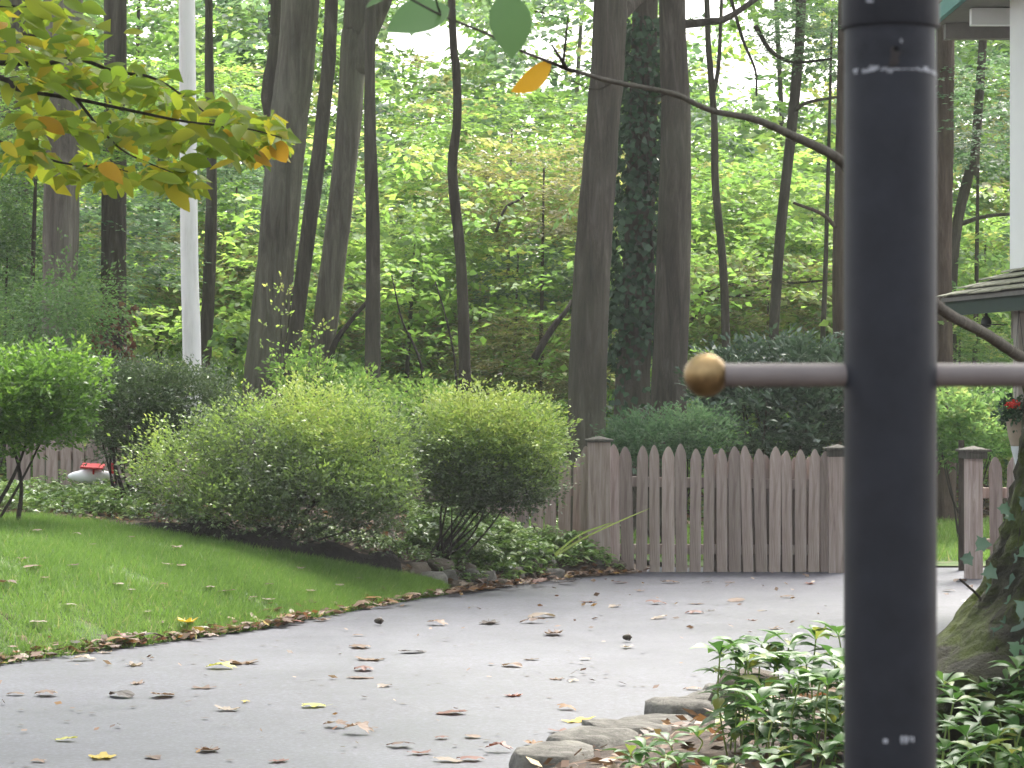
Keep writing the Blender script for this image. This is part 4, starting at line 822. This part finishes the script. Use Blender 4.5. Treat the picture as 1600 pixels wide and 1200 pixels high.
# ------------------------------------------------------------------ mossy tree, ivy and pachysandra on the right
TD = 9.8; tc = at(1765, 600, TD); tz = float(gz(tc.x, TD))
mt = empty('mossy_tree', (tc.x, TD, tz), 'big mossy tree trunk with flaring root at the right edge', 'tree')
r0 = 165/F*TD
def flare(u, th):
    h = u*4.2 - .15
    k = min(1.75, .86*math.exp(-(h-.43)/.30))
    return k*(.5 + .5*math.cos(th)**2 + .10*math.cos(3*th+1.1)) + .04*math.sin(5*th + h*2) + .025*math.sin(17*th + math.sin(h*5)*1.5) + .018*math.sin(29*th - h*3)
V, Fc = tube([(tc.x, TD, tz-.15), (tc.x, TD, tz+1.25), (tc.x+.02, TD, tz+2.65), (tc.x-.02, TD+.05, tz+4.05)], [r0*.97, r0*.95, r0*.9, r0*.85], 90, .022, 140, True, flare, .02, 5)
link('trunk', pmesh('trunk', V, Fc, True), mt, MATS['moss_bark'])
bpts = [Vector((tc.x-.1, TD-.3, at(0, 590, TD-.3).z - .25)), at(1690, 610, 8.6), at(1600, 561, 7.8), at(1540, 522, 7.3), at(1465, 478, 6.7), at(1400, 390, 6.3), at(1350, 300, 6.0), at(1312, 250, 5.8), at(1240, 213, 5.6), at(1180, 187, 5.5), at(1110, 172, 5.4), at(1050, 146, 5.3), at(960, 128, 5.2), at(895, 110, 5.1)]
V, Fc = tube(bpts, [.05, .023, .018, .016, .0145, .014, .013, .0115, .0088, .007, .0062, .0055, .0048, .0038], 12, .05, 90, True, None, .06, 3)
limb = link('limb', pmesh('limb', V, Fc, True), mt, MATS['limb_bark'])
def twig(pts, r_, parent=limb):
    V, Fc = tube(pts, r_, 6, .06, 16); return link('twig', pmesh('twig', V, Fc, True), parent, MATS['twig'])
twig([at(897, 111, 5.1), at(880, 106, 5.08), at(862, 98, 5.05), at(810, 78, 4.7), at(760, 52, 4.3), at(690, 24, 3.9), at(630, -8, 3.6)], [.0045, .0015])
twig([at(885, 107, 5.08), at(875, 90, 5.06), at(862, 70, 5.05)], [.005, .002]); twig([at(880, 100, 5.08), at(884, 60, 5.05), at(888, 25, 5.0)], [.003, .0015])
twig([at(1045, 146, 5.3), at(1020, 152, 5.28), at(985, 138, 5.26)], [.0015, .001]); twig([at(960, 128, 5.2), at(930, 140, 5.2), at(890, 125, 5.2), at(860, 112, 5.2)], [.0016, .0008])
twig([at(690, 24, 3.9), at(684, 10, 3.88), at(680, -12, 3.86)], [.002, .001]); twig([at(850, 28, 5.0), at(848, 15, 5.0), at(870, -5, 5.0)], [.0016, .001]); twig([at(835, 18, 5.0), at(850, 20, 5.0), at(880, 30, 5.0)], [.0016, .001])
def oval_leaf(name, n=12, wr=.62, fold=.18, curl=.12, notch=0):
    V = []; 
    for i in range(n+1):
        u = i/n; wdt = wr*.5*(math.sin(math.pi*u**.9)**.8) if 0 < u < 1 else .004
        for s in (-1, 0, 1): V.append((u, s*wdt, abs(s)*fold*wdt - curl*u*u + (0 if s else 0)))
    Fc = []
    for i in range(n):
        for s in (0, 1): Fc.append((i*3+s, i*3+s+1, (i+1)*3+s+1, (i+1)*3+s))
    return pmesh(name, V, Fc, True)
def set_leaf(o, base, tip, nrm, parent, L=None):
    base, tip = Vector(base), Vector(tip); x = (tip-base); L = L or x.length; x.normalize(); n = Vector(nrm); y = n.cross(x).normalized(); z = x.cross(y)
    off = Vector((0, 0, 0)); p = parent
    while p is not None: off += p.location; p = p.parent
    M = Matrix(((x.x*L, y.x*L, z.x*L, base.x-off.x), (x.y*L, y.y*L, z.y*L, base.y-off.y), (x.z*L, y.z*L, z.z*L, base.z-off.z), (0, 0, 0, 1)))
    o.matrix_basis = M
plainleaf('near_green', (.075, .15, .045)); plainleaf('near_orange', (.58, .32, .02))
for (b0, t0, nr, mat, lab, wr) in [((702, 12, 3.9), (606, 40, 3.86), (.15, -.8, .55), 'near_green', 'green near leaf', .62), ((792, -14, 4.2), (802, 88, 4.18), (.2, -.9, .2), 'near_green', 'broad hanging green leaf', .64), ((862, 98, 5.05), (806, 146, 5.0), (.4, -.7, -.55), 'near_orange', 'orange leaf', .5), ((606, -6, 3.6), (570, 8, 3.6), (.1, -.5, .8), 'near_green', None, .6)]:
    m = oval_leaf('leaf', 12, wr); m.materials.append(MATS[mat]); o = link('leaf', m, limb, None, False); set_leaf(o, at(*b0), at(*t0), nr, limb)
    if lab: o['label'] = lab
# ivy on the mossy trunk: each leaf its own part
def ivy_leaf_mesh():
    pts = [(0, 0), (.12, .30), (.02, .50), (.38, .36), (.55, .46), (.66, .24), (1.0, 0)]
    out = pts + [(x, -y) for x, y in reversed(pts[1:-1])]; V = [(.35, 0, .03)] + [(x, y, -.10*abs(y) - .08*x*x) for x, y in out]; n = len(out)
    return pmesh('leaf', V, [(0, 1+i, 1+(i+1) % n) for i in range(n)], True)
IV = ivy_leaf_mesh(); IV.materials.append(MATS['ivy_leaf'])
iv = empty('ivy_vine', (tc.x-.45, TD-.4, tz+.1), 'pale green ivy climbing the mossy trunk at the right edge', 'vine')
def trunk_front(px, py, lift=.02):
    """point on the near skin of the mossy trunk seen at a photo pixel (found on the trunk's own radius)"""
    for D in np.arange(TD-1.3, TD+.1, .004):
        p = at(px, py, D); u = (p.z - (tz-.15))/4.2; rr = r0*.93
        th = math.atan2(p.y-TD, p.x-tc.x); R_ = rr*(1+flare(max(0, u), th))
        if (p.x-tc.x)**2 + (p.y-TD)**2 <= (R_+lift)**2: return p
    return at(px, py, TD-.2)
ivp = [(1548, 930, 34), (1552, 960, 46), (1530, 852, 26), (1512, 868, 22), (1590, 905, 46), (1582, 935, 30), (1560, 1000, 34), (1585, 1020, 34), (1592, 985, 40), (1570, 790, 22), (1575, 805, 18), (1545, 890, 26), (1596, 960, 36), (1606, 1040, 40), (1575, 965, 26), (1620, 930, 44), (1615, 990, 40), (1625, 1020, 38), (1600, 860, 30), (1610, 830, 28), (1598, 790, 24), (1590, 870, 26), (1602, 1005, 32), (1578, 1045, 30), (1622, 880, 34)]
for i, (x, y, wd) in enumerate(ivp):
    b = trunk_front(x-wd*.3, y-wd*.15); L = wd/F*TD*1.0; a = random.uniform(-1.0, .4)
    o = link('leaf', IV, iv, None, False); set_leaf(o, b + Vector((0, -.02, 0)), b + Vector((math.cos(a)*L, -.03, math.sin(a)*L)), (random.uniform(-.5, .3), -.8, random.uniform(.2, .9)), iv)
for pts in [[(1600, 1060), (1590, 990), (1575, 930), (1590, 860), (1600, 780)], [(1560, 1060), (1556, 1000), (1535, 940), (1500, 905)]]:
    V, Fc = tube([trunk_front(x, y, .01) for x, y in pts], [.008, .004], 6, .08, 24); link('stem', pmesh('stem', V, Fc, True), iv, MATS['twig'])

# pachysandra: stem + whorls, each leaf a part
def pachy_leaf():
    V = []; n = 7
    wds = [.03, .06, .20, .34, .42, .34, .17, .01]
    for i in range(n+1):
        u = i/n; wdt = wds[i]*.5
        for s in (-1, 0, 1): V.append((u, s*wdt, abs(s)*wdt*.3 + .10*math.sin(u*2.6) - .20*u*u))
    return pmesh('leaf', V, [(i*3+s, i*3+s+1, (i+1)*3+s+1, (i+1)*3+s) for i in range(n) for s in (0, 1)], True)
PL = pachy_leaf(); PL.materials.append(MATS['pachy_leaf'])
def pachy(px, py, D, size, label, group, n1=8, n2=5, ht=None):
    """top whorl seen at photo pixel (px, py)"""
    top = at(px, py, D); base = Vector((top.x + random.uniform(-.03, .03), D + random.uniform(-.03, .03), float(gz(top.x, D))))
    e = empty('pachysandra_plant', base, label, 'plant', group)
    V, Fc = tube([base - Vector((0, 0, .01)), base.lerp(top, .55) + Vector((random.uniform(-.02, .02), 0, 0)), top], [.0035, .003], 6, 0, 8)
    link('stem', pmesh('stem', V, Fc, True), e, MATS['grass_blade_pale'])
    ht_ = (top-base).length; wh = [(top, n1, size, .28)]; dz = .075
    while dz < ht_*.8: wh.append((top.lerp(base, dz/ht_), 5, size*random.uniform(.8, .95), -.05)); dz += .085
    for (c, n, s, el) in wh:
        a0 = random.uniform(0, 6.28)
        for k in range(n):
            a = a0 + 2*math.pi*k/n + random.uniform(-.2, .2); ee = el + random.uniform(-.3, .35); L = s*random.uniform(.75, 1.15)
            d = Vector((math.cos(a)*math.cos(ee), math.sin(a)*math.cos(ee), math.sin(ee)))
            o = link('leaf', PL, e, None, False); set_leaf(o, c + Vector((0, 0, -.008*k/n)), c + d*L, (random.uniform(-.25, .25), random.uniform(-.25, .25), 1), e)
    return e
A_, B_, C_ = 'pachysandra left of the lamp post', 'pachysandra at the foot of the mossy tree', 'pachysandra in front of the border stones'
lab = {A_: 'glossy green pachysandra plant left of the black lamp post', B_: 'pale shining pachysandra plant at the foot of the mossy tree', C_: 'low pachysandra plant in front of the border stones'}
for (x, y, D) in [(1125, 1022, 10.2), (1150, 1015, 10.4), (1190, 1006, 10.5), (1232, 1010, 10.4), (1275, 998, 10.5), (1310, 992, 10.4), (1165, 1045, 10.2), (1215, 1040, 10.2), (1260, 1038, 10.1), (1302, 1030, 10.1), (1150, 1078, 10.0), (1195, 1080, 10.0), (1240, 1075, 9.9), (1285, 1070, 9.9), (1325, 1062, 9.9), (1180, 1108, 9.9), (1225, 1112, 9.8), (1270, 1108, 9.7), (1312, 1100, 9.7), (1345, 1010, 10.4), (1345, 1090, 9.8), (1305, 1135, 9.5), (1290, 1178, 9.2), (1240, 1190, 9.2), (1330, 1170, 9.2), (1200, 1195, 9.2)]:
    pachy(x, y, D, .125, lab[A_], A_)
for k in range(13):
    D = random.uniform(9.4, 10.4); pachy(random.uniform(1155, 1350), 600 + (1.6-random.uniform(.42, .58))/D*F, D, .12, lab[A_], A_)
for (x, y, D) in [(1475, 1068, 9.3), (1510, 1092, 9.2), (1490, 1095, 9.1), (1545, 1080, 9.2), (1575, 1072, 9.2), (1590, 1095, 9.1), (1560, 1112, 9.0), (1530, 1120, 8.9), (1480, 1130, 8.9), (1510, 1150, 8.7), (1560, 1150, 8.7), (1595, 1140, 8.8), (1475, 1172, 8.6), (1530, 1180, 8.5), (1580, 1178, 8.5), (1605, 1120, 8.9), (1620, 1085, 9.1), (1450, 1110, 9.0), (1590, 1046, 9.2), (1600, 1195, 8.4), (1490, 1198, 8.4)]:
    pachy(x, y, D, .11, lab[B_], B_)
for (x, y, D) in [(1010, 1172, 10.0), (1045, 1160, 10.2), (1000, 1196, 9.8), (1060, 1192, 9.8), (1110, 1198, 9.6), (985, 1180, 9.9), (1040, 1185, 9.9), (1150, 1192, 9.5), (1090, 1150, 10.4), (1140, 1128, 10.6)]:
    pachy(x, y, D, .10, lab[C_], C_)
# long pale grass blades leaning out of the bed by the gate
for k, (pts, l) in enumerate([([(868, 868), (910, 842), (960, 818), (1016, 794)], 'longest pale grass blade leaning right across the pickets'), ([(866, 866), (905, 836), (940, 822), (958, 816)], 'shorter pale grass blade beside the longest one'), ([(872, 862), (871, 820), (873, 780), (874, 765)], 'upright pale grass stalk at the right end of the azalea')]):
    L = [at(x, y, 21.7 + .03*k) for x, y in pts]; V = []; 
    C = catmull(L, 16)
    for i, q in enumerate(C):
        wdt = .010*(1-i/15)**.6 + .001
        V += [q + Vector((0, 0, -wdt)), q + Vector((0, -wdt*.6, 0)), q + Vector((0, 0, wdt))]
    Fc = [(i*3+s, i*3+s+1, (i+1)*3+s+1, (i+1)*3+s) for i in range(15) for s in (0, 1)]
    tag(link('grass_blade', pmesh('grass_blade', V, Fc, True), None, MATS['grass_blade_pale']), l, 'grass blade', 'long grass blades by the gate')

# ------------------------------------------------------------------ beech bough at top left
bb = empty('beech_tree', Vector((-4.2, 8.6, float(gz(-4.2, 8.6)))), 'beech whose yellowing leafy bough reaches in from the left across the white pole', 'tree')
V, Fc = tube([(-4.2, 8.6, -.1), (-4.15, 8.6, 2.5), (-4.25, 8.7, 5), (-4.1, 8.6, 9)], [.24, .2, .17, .08], 14, .03, 40); link('trunk', pmesh('trunk', V, Fc, True), bb, MATS['bark_grey'])
for k, pt in enumerate([(-50, 95, 8.2), (-50, 40, 8.4)]):
    V, Fc = tube([(-4.18, 8.6, 2.1+.3*k), (-3.2, 8.5, 2.3+.2*k), at(*pt)], [.03, .012], 8, .05, 20); link('limb', pmesh('limb', V, Fc, True), bb, MATS['twig'])
def canopy(parent, x, y, z, sc, seed, n=230):
    o = link('crown', crown(G, seed, n), parent, None, False); o.location = Vector((x, y, z)) - parent.location; o.scale = sc; o.rotation_euler.z = seed
ot = empty('added_shade_tree', Vector((-6.6, 17.5, float(gz(-6.6, 17.5)))), 'unseen tree added left of the lawn to shade the near driveway', 'tree')  # out-of-view tree, added so its crowns darken the near asphalt
V, Fc = tube([(-6.6, 17.5, .3), (-6.5, 17.5, 4), (-6.2, 17.6, 8), (-5.8, 17.6, 11)], [.3, .25, .2, .08], 14, .03, 40); link('trunk', pmesh('trunk', V, Fc, True), ot, MATS['bark_grey'])
for k, pt in enumerate([(-3.4, 17, 8.4), (-1.4, 18.5, 8.8), (-3, 20, 9.4)]):
    V, Fc = tube([(-6.4, 17.5, 6+k*.6), (-5, 17.5, 7.4+k*.3), pt], [.1, .03], 8, .05, 20); link('limb', pmesh('limb', V, Fc, True), ot, MATS['bark_grey'])
for a in [(-4.6, 16.6, 8.6, (1.1, 1.1, .6), 1, 420), (-2.6, 17.2, 8.8, (1.1, 1.1, .6), 2, 420), (-.8, 18.0, 9.0, (1.0, 1.0, .6), 3, 420)]: canopy(ot, *a)
for a in [(-4.2, 9.5, 7.5, (1.3, 1.3, .8), 1), (-2.5, 7.5, 8.0, (1.2, 1.2, .7), 2), (-1.5, 11.5, 8.5, (1.2, 1.3, .7), 3)]: canopy(bb, *a)
for a in [(2.2, 9.8, 7.8, (1.3, 1.3, .8), 1), (.6, 7.8, 8.2, (1.2, 1.2, .7), 3), (3.6, 7.0, 8.0, (1.2, 1.2, .7), 2)]: canopy(mt, *a)
BW = [[(-60, 95, 8.2), (60, 100, 8.2), (120, 92, 8.15), (180, 112, 8.1), (240, 122, 8.05), (300, 160, 8.0), (350, 200, 7.95)], [(-60, 105, 8.3), (10, 125, 8.2), (30, 140, 8.15), (120, 155, 8.1), (200, 172, 8.0), (290, 190, 7.95), (380, 200, 7.9), (440, 215, 7.85)],
      [(-50, 40, 8.4), (20, 50, 8.3), (90, 60, 8.25), (150, 55, 8.2)], [(-60, 10, 8.4), (40, 10, 8.3), (100, 15, 8.3)], [(-60, 190, 8.4), (20, 230, 8.3), (100, 255, 8.2), (170, 262, 8.1), (200, 268, 8.1)], [(120, 155, 8.1), (160, 205, 8.05), (200, 240, 8.0), (270, 270, 7.95)]]
BLs = [oval_leaf('leaf', 8, w_, f_, c_) for w_, f_, c_ in ((.56, .2, .10), (.5, .45, .22), (.62, -.15, .3), (.46, .6, -.12), (.58, .3, .4))]
for m_ in BLs: m_.materials.append(MATS['beech_leaf'])
for i, pts in enumerate(BW):
    V, Fc = tube([at(*p) for p in pts], [.009 if i < 2 else .005, .0018], 7, .05, 40); link('branch_wood', pmesh('branch_wood', V, Fc, True), bb, MATS['twig'])
nleaf = 0
BZ = [(0, 20, 60, 26), (70, 30, 60, 24), (20, 75, 60, 22), (110, 70, 50, 22), (30, 130, 50, 24), (110, 120, 60, 22), (180, 120, 55, 20), (240, 140, 50, 20), (300, 165, 45, 20), (350, 180, 40, 18), (395, 195, 36, 16), (430, 215, 24, 14), (300, 215, 60, 18), (380, 235, 50, 14), (60, 190, 55, 20), (150, 195, 60, 20), (230, 205, 60, 20), (40, 245, 50, 18), (110, 265, 50, 18), (180, 270, 45, 16), (250, 265, 45, 14), (280, 285, 30, 10)]
while nleaf < 298:
    cx, cy, rx, ry = BZ[nleaf % len(BZ)]; D = random.uniform(7.8, 8.4); b = at(cx + random.gauss(0, rx*.55), cy + random.gauss(0, ry*.6), D)
    a = random.gauss(0, .9); L = random.uniform(.06, .105); d = Vector((math.cos(a)*random.choice([1, 1, 1, -1]), math.sin(a), random.uniform(-.8, .15))).normalized()
    o = link('leaf', BLs[nleaf % 5], bb, None, False); set_leaf(o, b, b + d*L, (random.gauss(0, .35), -.65 + random.gauss(0, .35), .75), bb); nleaf += 1

nb = 620; kz = rng.integers(0, len(BZ), nb); BA = np.array(BZ, float)[kz]; Db = rng.uniform(7.9, 8.9, nb)
pxb = BA[:, 0] + rng.normal(0, .6, nb)*BA[:, 2]; pyb = BA[:, 1] + rng.normal(0, .6, nb)*BA[:, 3]; kk = (pxb < 440) & ~((pxb > 300) & (pyb < 120))
pb = np.stack([(pxb-800)/F*Db, Db, CZ+(600-pyb)/F*Db], 1)[kk]; m_ = len(pb); th = rng.uniform(0, 6.28, m_)
q = leaf_quads(pb, np.stack([np.cos(th), np.sin(th), rng.uniform(-.7, .1, m_)], 1), np.array([0, -.55, .8]) + rng.normal(0, .35, (m_, 3)), rng.uniform(.05, .095, m_), .6, .2)
tag(link('small_leaves', nmesh('small_leaves', q, 4, {'tone': rng.random(m_)}), bb, MATS['beech_small']), kind='stuff')
# ------------------------------------------------------------------ ornament, hanging basket
od = 22.6; oc = at(142, 744, od)
og = empty('garden_ornament', (oc.x, od, float(gz(oc.x, od))), 'white plane-shaped garden ornament with red wing and tail, low at far left', 'ornament')
prof = [(.004, -.195), (.018, -.185), (.034, -.15), (.052, -.08), (.062, 0), (.058, .07), (.045, .13), (.032, .175), (.01, .18)]
o = lathe('body', prof, 'plastic_white', og, axis='X', center=oc, seg=24)
o = bevel(link('wing', box_mesh('wing', (-.09, -.20, 0), (.10, .20, .018)), og, MATS['plastic_red'], False), .006); o.location = oc + Vector((.01, 0, .075)) - og.location; o.rotation_euler = (.05, .06, .1)
for dy in (-.1, .1):
    o = link('wing_strut', box_mesh('wing_strut', (-.008, -.008, -.04), (.008, .008, .03)), og, MATS['plastic_red'], False); o.location = oc + Vector((.03, dy*.5, .05)) - og.location
o = bevel(link('tail_fin', box_mesh('tail_fin', (-.028, -.012, -.01), (.03, .012, .085)), og, MATS['plastic_red'], False), .006); o.location = oc + Vector((.185, 0, .03)) - og.location
o = bevel(link('tail_skid', box_mesh('tail_skid', (-.03, -.03, -.03), (.03, .03, .0)), og, MATS['plastic_red'], False), .004); o.location = oc + Vector((.17, 0, -.035)) - og.location
V, Fc = tube([oc - Vector((0, 0, .05)), Vector((oc.x, od, float(gz(oc.x, od))-.02))], [.009, .009], 8, 0, 4); link('stake', pmesh('stake', V, Fc, True), og, MATS['dark_iron'])

hd = 18.4; hc = at(1592, 680, hd)
hb = empty('hanging_basket', hc, 'cone-shaped hanging basket of dark foliage with a red flower, below the porch roof', 'planter')
s = 1/F*hd
lathe('basket', [(2*s, -20*s), (13*s, -16*s), (17*s, 0), (20*s, 22*s), (20*s, 26*s)], 'terracotta', hb, center=hc, seg=24)
lathe('cone', [(1*s, -72*s), (3*s, -58*s), (7*s, -40*s), (12*s, -22*s), (12.6*s, -17*s)], 'cone_white', hb, center=hc, seg=24)
r = np.random.default_rng(5); nb = 130; b = np.array(hc) + np.array([0, 0, 34*s]) + in_ball(nb, r)*np.array([.16, .16, .09])
q, t = sprays(b, in_ball(nb, r)+np.array([0, 0, .1]), r.uniform(.04, .1, nb), 7, .035, .6, .4, .6, r=r)
link('foliage', nmesh('foliage', q, 4, {'tone': t}), hb, MATS['ivy'])
nb = 26; b = np.array(at(1583, 632, hd-.12)) + in_ball(nb, r)*np.array([.035, .03, .018]); q, t = sprays(b, in_ball(nb, r), np.full(nb, .02), 5, .02, .8, .5, .9, r=r)
link('flower', nmesh('flower', q, 4, {'tone': t}), hb, MATS['flower_red'])
for a in (0, 2.1, 4.2):
    V, Fc = tube([hc + Vector((math.cos(a)*19*s, math.sin(a)*19*s, 25*s)), Vector((hc.x, hc.y, 2.12))], [.0018, .0018], 5, 0, 4); link('hanging_wire', pmesh('hanging_wire', V, Fc), hb, MATS['dark_iron'])

# ------------------------------------------------------------------ thin haze volume, added to veil and pale the woods
hm = bpy.data.materials.new('haze'); hm.use_nodes = True; ht = hm.node_tree; ht.nodes.clear()
pv = ht.nodes.new('ShaderNodeVolumePrincipled'); pv.inputs['Color'].default_value = (.93, .95, .93, 1); pv.inputs['Density'].default_value = .0008; pv.inputs['Anisotropy'].default_value = .2
ho = ht.nodes.new('ShaderNodeOutputMaterial'); ht.links.new(pv.outputs[0], ho.inputs['Volume'])
tag(link('haze', box_mesh('haze', (-60, -8, -1.5), (60, 110, 14.5)), None, hm), 'thin pale haze added between the trees to soften contrast', 'haze', kind='stuff')
